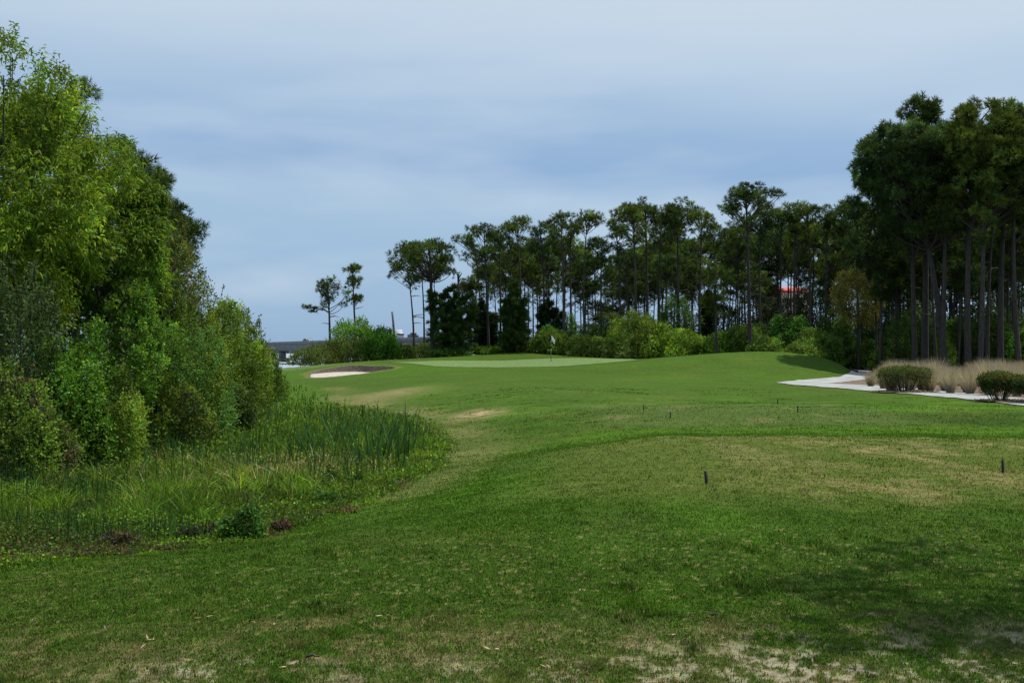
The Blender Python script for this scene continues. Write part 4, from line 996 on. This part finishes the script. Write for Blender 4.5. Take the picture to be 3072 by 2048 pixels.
# ------------------------------------------------------------------ marsh
def scatter(n, ya, yb, P, pw=2.0):
    v = rng.uniform(0, 1, n*6); Y = 1/np.sqrt(1/yb**2+(1/ya**2-1/yb**2)*v) if pw == 2 else rng.uniform(ya, yb, n*6)
    x = rng.uniform(-.62, .1, n*6)*Y; ok = in_poly(x, Y, P); return x[ok][:n], Y[ok][:n]
def blades(x, y, z, h, w, col, lean=.35, bendy=.5, seg=2):
    n = len(x); a = rng.uniform(0, 6.28, n); L = lean*rng.uniform(0, 1, n)*h
    dx, dy = np.cos(a)*L, np.sin(a)*L; b = rng.uniform(0, 6.28, n); sx, sy = np.cos(b)*w/2, np.sin(b)*w/2
    V0 = np.stack([x-sx, y-sy, z], 1); V1 = np.stack([x+sx, y+sy, z], 1)
    V2 = np.stack([x+sx*.7+dx*.35, y+sy*.7+dy*.35, z+h*.55], 1); V3 = np.stack([x-sx*.7+dx*.35, y-sy*.7+dy*.35, z+h*.55], 1)
    V4 = np.stack([x+dx, y+dy, z+h*(1-.2*lean)], 1)
    V = np.stack([V0, V1, V2, V3, V4], 1).reshape(-1, 3); i = np.arange(n)*5
    return V, np.stack([i+3, i+2, i+4], 1), np.stack([i, i+1, i+2, i+3], 1), np.repeat(col, 5, 0)
mg = Soup()
x, y = scatter(125000, 9.5, 66, MARSH); x = x+np.abs(rng.normal(0, .16, len(x))); y = y-np.abs(rng.normal(0, .1, len(y)))
# blades gather in clumps
cx_ = np.round(x/.32+vnoise(y*3, x*3, 4)*1.5); cy_ = np.round(y/.4+vnoise(x*3, y*3, 8)*1.5)
tone = _h(cx_.astype(int), cy_.astype(int), 5); pick = _h(cx_.astype(int), cy_.astype(int), 6); hv = _h(cx_.astype(int), cy_.astype(int), 7)
sd = poly_sd(x, y, MARSH); n1 = fbm(x*.45, y*.3, 61); n2 = fbm(x*1.6, y*1.2, 62); N_ = len(x)
c_g = vary((.088, .165, .014), N_, .3, .12); c_d = vary((.055, .105, .014), N_, .3, .12); c_y = vary((.24, .23, .09), N_, .3, .12); c_r = vary((.12, .08, .05), N_, .3, .1); c_b = vary((.155, .25, .020), N_, .25, .1)
col = np.where((pick < .38+.4*(n1-.5))[:, None], c_d, c_g)
col = np.where(((pick > .88-.2*(n2-.5)) & (y > 12))[:, None], c_b, col)
yel = np.exp(-((x+4.2)/1.3)**2-((y-21.5)/2.6)**2)*1.3+np.exp(-((x+7.4)/1.5)**2-((y-23.5)/2.0)**2)+.25*np.exp(-((x+6)/3)**2-((y-21)/5)**2)
col = np.where((rng.uniform(size=N_) < yel*.5)[:, None], c_y, col)
near = (sd > -1.6) & (y < 20)
col = np.where((near & (pick > .5) & (pick < .60))[:, None], c_r, col)
col *= np.exp((tone-.5)*.9)[:, None]
far = (y > 50)
h = (.06+.36*sstep(0, np.where(y > 17, 1.3, 2.6), -sd)*(.35+n1))*np.where(far, .6, 1)*rng.uniform(.45, 1.1, N_)*(.45+1.1*hv)
h *= np.where((y < 14), .6, 1)
w = np.clip(.011*(y/10)**.8, .01, .05)*rng.uniform(.6, 1.8, N_)
mg.add(*blades(x, y, tz(x, y), h, w, col, .9))
# scattered single reeds
x, y = scatter(5200, 12, 58, MARSH); sd = poly_sd(x, y, MARSH); ok = (sd < -.7) & (fbm(x*.5, y*.4, 64) > .42); x, y = x[ok], y[ok]
mg.add(*blades(x, y, tz(x, y), rng.uniform(.4, .95, len(x))*np.where(y < 15, .7, 1), np.clip(.011*(y/12)**.8, .01, .03), vary((.026, .07, .018), len(x), .3, .1), .35))
# broad small leaves of creepers among the grass
x, y = scatter(95000, 9.5, 45, MARSH); sd = poly_sd(x, y, MARSH); n1 = fbm(x*.7, y*.5, 71)
hh = rng.uniform(.2, 1, len(x))*(.05+.34*sstep(0, 2, -sd)*(.25+fbm(x*2.2, y*1.8, 73)))
cc = np.where((n1 > .5)[:, None], vary((.095, .17, .018), len(x), .4, .12), vary((.065, .105, .018), len(x), .4, .15))
rr_ = .6*np.exp(-((x+4.2)/.8)**2-((y-11.6)/.7)**2)+.8*np.exp(-((x+2.75)/.28)**2-((y-13.1)/.4)**2)+.5*np.exp(-((x+5.6)/.8)**2-((y-11)/.8)**2)
cc = np.where((rng.uniform(size=len(x)) < rr_*.8)[:, None], vary((.10, .062, .045), len(x), .3, .1), cc)
yel = np.exp(-((x+4.4)/1.5)**2-((y-21.5)/2.6)**2)
cc = np.where((rng.uniform(size=len(x)) < yel*.7)[:, None], vary((.30, .27, .12), len(x), .25, .1), cc)
leaves(mg, np.stack([x, y, tz(x, y)+hh], 1), norm(rng.normal(size=(len(x), 3))+[0, 0, .5]), np.clip(.045*(y/14)**.7, .03, .12), np.clip(.028*(y/14)**.7, .02, .08), cc)
tag(mg.build('marsh_grass', M['blade']), 'tangle of wild grasses, creepers and dry leaves filling the marsh hollow', 'grass', kind='stuff')

# cattail clumps
ct = []
for k in range(5):
    g_ = np.random.default_rng(200+k); sp = Soup(); nb = [11, 13, 9, 12, 10][k]
    a = g_.uniform(0, 6.28, nb); b = g_.uniform(0, .32, nb); H = g_.uniform(.5, 1.3, nb); lean = g_.uniform(.05, .6, nb)
    m = 6; t = np.linspace(0, 1, m)[None]; r = b[:, None]+lean[:, None]*t**1.6*H[:, None]*.8
    z = H[:, None]*t*(1-.12*lean[:, None]*t)-.05
    droop = (g_.uniform(size=nb) < .2)[:, None]; z = np.where(droop & (t > .75), z-(t-.75)*.9*H[:, None]*.6, z); r = np.where(droop & (t > .75), r+(t-.75)*.5, r)
    ctr = np.stack([np.cos(a)[:, None]*r, np.sin(a)[:, None]*r, z], -1); aa = g_.uniform(0, 6.28, nb)
    side = np.stack([np.cos(aa), np.sin(aa), aa*0], -1)[:, None]*(.014*(1-t**3*.9))[..., None]
    V = np.stack([ctr-side, ctr+side], 2).reshape(-1, 3); i = (np.arange(nb)[:, None]*m+np.arange(m-1)[None])*2
    Qc = np.stack([i, i+1, i+3, i+2], -1).reshape(-1, 4); c = vary((.042, .10, .030), nb, .3, .08)
    sp.add(V, None, Qc, np.repeat(c, m*2, 0))
    o = sp.build('cattail_clump', M['blade']); tag(o, 'clump of tall dark green cattail blades standing in the marsh', 'cattails', 'cattail clumps in the marsh'); ct.append(o)
used = [False]*5
spots = [(1150, 1392, 1.15), (1185, 1385, 1.1), (1215, 1372, 1.1), (1110, 1400, 1.2), (1125, 1385, 1.15), (1240, 1355, 1.0), (1080, 1345, 1.0), (1050, 1340, 1.05), (1020, 1372, 1.0), (1000, 1350, 1.05), (975, 1372, 1.0), (955, 1360, 1.0), (1195, 1350, 1.0), (1165, 1360, 1.1)]
rc = random.Random(3)
for k in range(40):
    spots.append((rc.uniform(700, 1120), rc.uniform(1270, 1430), rc.uniform(.5, .9)))
for k in range(16): spots.append((rc.uniform(780, 1010), rc.uniform(1190, 1260), rc.uniform(.4, .6)))
for k in range(14): spots.append((rc.uniform(450, 800), rc.uniform(1360, 1440), rc.uniform(.5, .75)))
for k in range(8): spots.append((rc.uniform(1200, 1320), rc.uniform(1290, 1370), rc.uniform(.4, .6)))
for (u, v, sc) in spots:
    p = hit(u, v, 9, 75)
    if not in_poly(np.array([p[0]]), np.array([p[1]]), MARSH)[0]: continue
    k = rc.randrange(5); rz = rc.uniform(0, 6.28)
    if not used[k]: o = ct[k]; o.location = p; o.rotation_euler = (0, 0, rz); o.scale = (sc,)*3; used[k] = True
    else: copy_tree(ct[k], p, rz, sc)
for k in range(5):
    if not used[k]: bpy.data.objects.remove(ct[k])

# ferns at the left, leafy weeds
def fern(u, v, s, label, seed, col):
    g_ = np.random.default_rng(seed); sp = Soup(); p = hit(u, v, 8, 40); st = Soup()
    for k in range(15):
        a = g_.uniform(0, 6.28); L = s*g_.uniform(.7, 1.15); m = 26
        t = np.linspace(.08, 1, m)[:, None]; P = np.concatenate([np.cos(a)*t*L*.55, np.sin(a)*t*L*.55, L*(t*1.0-.42*t**2)], 1)
        tube(st, P[::5], np.linspace(.005, .002, len(P[::5])), 4, (.5, .5, .5), False)
        sd_ = np.array([-math.sin(a), math.cos(a), .1])
        for q_ in (-1, 1):
            wl = .26*L*(1-t[:, 0]**1.5)+.015
            leaves(sp, P, norm(sd_*q_+np.array([math.cos(a), math.sin(a), .1])*.4+g_.normal(0, .1, (m, 3))), wl, .025, np.clip(np.array(col)*np.exp(g_.normal(0, .2, (m, 1))), 0, 1), .15)
    o = empty('fern', tuple(p), label, 'fern', 'ferns at the lower left'); sp.build('fronds', M['leaf'], o); st.build('stalks', M['bark'], o)
fern(55, 1545, .75, 'bright yellow-green fern at the left edge under the bushes', 1, (.13, .22, .02)); fern(105, 1530, .7, 'bright fern, the tallest of the lower left group', 2, (.12, .20, .02)); fern(20, 1520, .7, 'fern cut by the left picture edge', 3, (.10, .18, .02))
fern(235, 1545, .5, 'small yellowish fern right of the bright ones', 4, (.15, .18, .02)); fern(170, 1520, .55, 'fern between the tallest fern and the small yellowish one', 5, (.10, .17, .02)); fern(420, 1535, .38, 'tiny fern furthest right in the marsh grass', 6, (.13, .18, .03))
def weed(u, v, w_, h_, label, seed, col, l=.06, n=700, name='leafy_weed'):
    p = hit(u, v, 8, 60); k = p[1]/F
    sp, st = shrub_mesh(w_/2*k, w_/2*k*.8, h_/2*k, n, l, l*.5, col, seed, nl=12, up=.8, spr=4, bottom=-.1)
    off = h_/2*k
    for s in (sp, st):
        for q_ in range(len(s.V)): s.V[q_] = s.V[q_]+np.array([0, 0, off])
    o = empty(name, tuple(p), label, 'weed', 'leafy weeds in the marsh'); sp.build('leaves', M['leaf'], o); st.build('stems', M['bark'], o)
weed(733, 1622, 105, 90, 'dark green leafy weed at the mown edge, largest of the weeds', 11, (.055, .12, .022), .055, 1800)
weed(700, 1618, 50, 55, 'lower weed leaning against the largest one', 12, (.05, .11, .02), .05, 600)
weed(995, 1462, 38, 42, 'dark round weed below the cattails', 13, (.04, .09, .016), .04, 900)
weed(1073, 1462, 26, 34, 'small dark weed right of the dark round one', 14, (.045, .095, .018), .04, 500)
weed(982, 1515, 55, 32, 'bright flat weed between cattails and lawn', 15, (.06, .13, .025), .045, 700)
weed(470, 1628, 110, 50, 'low trailing weed left of the largest weed', 16, (.045, .065, .025), .04, 1600)
weed(590, 1628, 120, 46, 'dull low weed beside the largest weed', 17, (.045, .058, .028), .04, 1600)
weed(345, 1655, 130, 50, 'reddish-brown withered weed mat at the mown edge', 18, (.075, .062, .034), .035, 2200)
weed(842, 1597, 62, 32, 'withered brown weed right of the largest weed', 19, (.075, .048, .038), .035, 900)
weed(240, 1660, 80, 44, 'green creeping weed left of the withered mat', 20, (.05, .08, .03), .035, 1000)
# tiny white blossoms
fs = Soup()
for (u, v) in [(753, 1516), (757, 1517), (780, 1515), (785, 1514), (464, 1567), (452, 1562), (480, 1608), (455, 1598), (426, 1598), (492, 1587), (340, 1618), (266, 1608), (238, 1618), (98, 1627), (952, 1497), (1405, 1400)]:
    p = hit(u, v+4, 8, 40); p[2] += .05+rng.uniform(0, .04)
    leaves(fs, np.repeat(p[None], 5, 0), norm(rng.normal(size=(5, 3))+[0, -.5, .5]), .02, .014, np.full((5, 3), .75))
tag(fs.build('white_blossoms', M['leaf']), 'tiny white blossoms dotted over the wild grass', 'blossoms', kind='stuff')

# ------------------------------------------------------------------ turf blades, near ground
def screen_scatter(n, va, vb, ua=-500, ub=3560):
    v = rng.uniform(va, vb, n); u = rng.uniform(ua, ub, n); Y = EYE*F/(v-HV); return (u-CU)/F*Y, Y
tf = Soup()
x, y = screen_scatter(420000, 1215, 2120)
sd = poly_sd(x, y, MARSH); ok = sd > -.15; x, y = x[ok], y[ok]
n2 = fbm(x*1.3, y*.9, 91); n3 = fbm(x*5, y*3, 92)
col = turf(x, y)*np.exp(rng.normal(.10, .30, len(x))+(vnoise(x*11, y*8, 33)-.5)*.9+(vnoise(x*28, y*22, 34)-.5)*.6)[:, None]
lum = col.mean(1)
h = (.015+.0005*y)*rng.uniform(.6, 1.4, len(x))*(1+1.2*sstep(.6, .7, n3)*(n2 > .45))
bare = turf(x, y)[:, 0] > .17; h = np.where(bare, h*.45, h)
w = .0042*(y/6)**.85*rng.uniform(.7, 1.5, len(x))
V, T, Qb, C = blades(x, y, tz(x, y)-.003, h, w, col, .9); tf.add(V, T, Qb, C)
# weed tufts of broader brighter grass
nt = 2300
x, y = screen_scatter(nt, 1180, 2100); 
xb, yb = screen_scatter(700, 1296, 1325, 1500, 3200); xc, yc = screen_scatter(520, 1290, 1600, 1150, 1750)
x2 = rng.uniform(-9, 11, 260); y2 = rng.uniform(30, 48, 260)
x = np.r_[x, xb, xc, x2]; y = np.r_[y, yb, yc, y2]
nn = fbm(x*.6, y*.35, 95); teeD = (x > 0)*(y > 12.5)*(y < 21)
ok = (poly_sd(x, y, MARSH) > .2) & ((nn > .50) | (rng.uniform(size=len(x)) < .25)) & ((teeD < .5) | (rng.uniform(size=len(x)) < .15)) & (y < 55)
x, y = x[ok], y[ok]
kk = 26; rad = (.05+.0030*y)
X = np.repeat(x, kk)+rng.normal(0, 1, len(x)*kk)*np.repeat(rad*1.5, kk); Yb = np.repeat(y, kk)+rng.normal(0, 1, len(x)*kk)*np.repeat(rad*.8, kk)
cw = vary((.058, .135, .010), len(X), .3, .12)
V, T, Qb, C = blades(X, Yb, tz(X, Yb), (.024+.0004*Yb)*rng.uniform(.6, 1.4, len(X)), .0075*(Yb/7)**.8, cw, 1.3); tf.add(V, T, Qb, C)
tag(tf.build('grass', M['blade']), 'mown turf with broad-leaved tufts and worn places', 'grass', kind='stuff')

# scraps on the lawn
ls = Soup()
for (u, v) in [(1018, 1826), (2612, 1845), (2220, 1797), (1745, 1770), (820, 1870), (322, 1892), (430, 1952), (457, 1925), (870, 2002), (610, 1857), (755, 1868), (105, 1862), (1160, 1850), (1480, 1955), (2010, 1910), (2440, 2000), (1320, 1905), (560, 1985), (1640, 2010)]:
    p = hit(u, v, 4, 20); p[2] += .012
    k_ = 3; leaves(ls, np.repeat(p[None], k_, 0)+rng.normal(0, .012, (k_, 3))*[1, 1, .2], norm(rng.normal(size=(k_, 3))*[1, .6, .25]), .05, .012, vary((.42, .30, .2), k_, .2, .05))
tag(ls.build('fallen_leaves', M['dry']), 'scraps of dry leaf and twig scattered on the lawn', 'leaf litter', kind='stuff')
def twig(u, v, L, ang, label, mat='black', r=.006):
    p = hit(u, v, 4, 20); s = Soup(); d = np.array([math.cos(ang), math.sin(ang), 0])*L
    tube(s, [(0, 0, .02), d*.5+np.array([0, 0, .03]), d+np.array([0, 0, .02])], [r, r*.9, r*.6], 6, (.5, .5, .5))
    o = s.build('stick', M[mat]); o.location = p; tag(o, label, 'stick')
twig(918, 1981, .07, .05, 'short black stick lying in the near lawn'); twig(2132, 1855, .05, .2, 'dark stub of wood lying at a bare spot in the near lawn right of centre', 'bark', .009)

# ------------------------------------------------------------------ tree just outside the picture that shades the lower right
tr, cr = pine_mesh(10.6, 5.6, 2.8, (0, 0), .2, 1.0, PN[0], 909, 'dome', .35, .22, True, .02)
o = empty('pine_tree', (8.7, 8.2, gz(8.7, 8.2)), 'pine beyond the right edge whose shade falls on the near lawn', 'pine tree')
tr.build('trunk', M['bark'], o, True); cr.build('crown', M['needle'], o)

# ------------------------------------------------------------------ light, sky, camera
SUN_EL, SUN_AZ = 67.0, 18.0     # azimuth measured from +x towards +y
d = Vector((math.cos(R(SUN_EL))*math.cos(R(SUN_AZ)), math.cos(R(SUN_EL))*math.sin(R(SUN_AZ)), math.sin(R(SUN_EL))))
sl = bpy.data.lights.new('sun', 'SUN'); sl.energy = 5.0; sl.angle = R(.6); sl.color = (1, .95, .87)
so = bpy.data.objects.new('sun', sl); COL.objects.link(so); so.rotation_euler = (-d).to_track_quat('-Z', 'Y').to_euler(); so.location = (30, 0, 60)
W = bpy.data.worlds.new('World'); S.world = W; W.use_nodes = True; nt = W.node_tree; nt.nodes.clear(); N = nt.nodes.new; L = nt.links.new
out = N('ShaderNodeOutputWorld'); bg = N('ShaderNodeBackground'); bg.inputs[1].default_value = .1
sky = N('ShaderNodeTexSky'); sky.sky_type = 'NISHITA'; sky.sun_disc = False; sky.sun_elevation = R(SUN_EL); sky.sun_rotation = R(90-SUN_AZ)
tc = N('ShaderNodeTexCoord'); sx = N('ShaderNodeSeparateXYZ'); L(tc.outputs['Generated'], sx.inputs[0])
mp = N('ShaderNodeMapping'); mp.inputs['Scale'].default_value = (1.6, 1.6, 9); L(tc.outputs['Generated'], mp.inputs[0])
n1 = N('ShaderNodeTexNoise'); n1.inputs['Scale'].default_value = 1.5; n1.inputs['Detail'].default_value = 4; n1.inputs['Roughness'].default_value = .45; L(mp.outputs[0], n1.inputs['Vector'])
mp2 = N('ShaderNodeMapping'); mp2.inputs['Scale'].default_value = (3, 3, 14); mp2.inputs['Location'].default_value = (3, 1, 7); L(tc.outputs['Generated'], mp2.inputs[0])
n2 = N('ShaderNodeTexNoise'); n2.inputs['Scale'].default_value = 1.4; n2.inputs['Detail'].default_value = 3; n2.inputs['Roughness'].default_value = .5; L(mp2.outputs[0], n2.inputs['Vector'])
def math_(op, a, b):
    m = N('ShaderNodeMath'); m.operation = op
    for i, q_ in enumerate((a, b)):
        if isinstance(q_, (int, float)): m.inputs[i].default_value = q_
        else: L(q_, m.inputs[i])
    return m.outputs[0]
el = math_('ADD', sx.outputs['Z'], math_('MULTIPLY', math_('SUBTRACT', n1.outputs[0], .5), .075))
el = math_('ADD', el, math_('MULTIPLY', sx.outputs['X'], .03))
ramp = N('ShaderNodeValToRGB'); L(math_('MULTIPLY', el, 2.2), ramp.inputs[0])
srgb = lambda c: tuple(((v/255+.055)/1.055)**2.4 for v in c)
stops = [(0, (146, 178, 212)), (.05, (151, 183, 215)), (.11, (160, 190, 218)), (.142, (167, 194, 220)), (.165, (143, 175, 213)), (.19, (150, 181, 215)), (.22, (170, 195, 221)), (.25, (188, 208, 227)), (.30, (202, 217, 231)), (.40, (180, 203, 226))]
cr_ = ramp.color_ramp
while len(cr_.elements) < len(stops): cr_.elements.new(.5)
for e, (p_, c_) in zip(cr_.elements, stops): e.position = p_*2.2; e.color = (*srgb(c_), 1)
wis = N('ShaderNodeMapRange'); wis.inputs[1].default_value = .48; wis.inputs[2].default_value = .75; L(n2.outputs[0], wis.inputs[0]); wis.inputs[4].default_value = .5
mixw = N('ShaderNodeMix'); mixw.data_type = 'RGBA'; L(wis.outputs[0], mixw.inputs[0]); L(ramp.outputs[0], mixw.inputs[6]); mixw.inputs[7].default_value = (*srgb((200, 216, 232)), 1)
sc_ = N('ShaderNodeVectorMath'); sc_.operation = 'SCALE'; L(mixw.outputs[2], sc_.inputs[0]); SKYK = sc_.inputs['Scale']; SKYK.default_value = 10.5
mixs = N('ShaderNodeMix'); mixs.data_type = 'RGBA'; mixs.inputs[0].default_value = .88; L(sky.outputs[0], mixs.inputs[6]); L(sc_.outputs[0], mixs.inputs[7])
L(mixs.outputs[2], bg.inputs[0]); L(bg.outputs[0], out.inputs[0])
cam = bpy.data.cameras.new('camera'); co = bpy.data.objects.new('camera', cam); COL.objects.link(co); S.camera = co
co.location = (0, 0, EYE); co.rotation_euler = (R(90), 0, 0)
cam.sensor_width = 36; cam.lens = 36*F/3072; cam.shift_y = (HV-1024)/3072*1.0; cam.clip_end = 30000; cam.clip_start = .1
S.render.engine = 'CYCLES'
S.view_settings.view_transform = 'Standard'; S.view_settings.look = 'None'; S.view_settings.exposure = 0; S.view_settings.gamma = 1
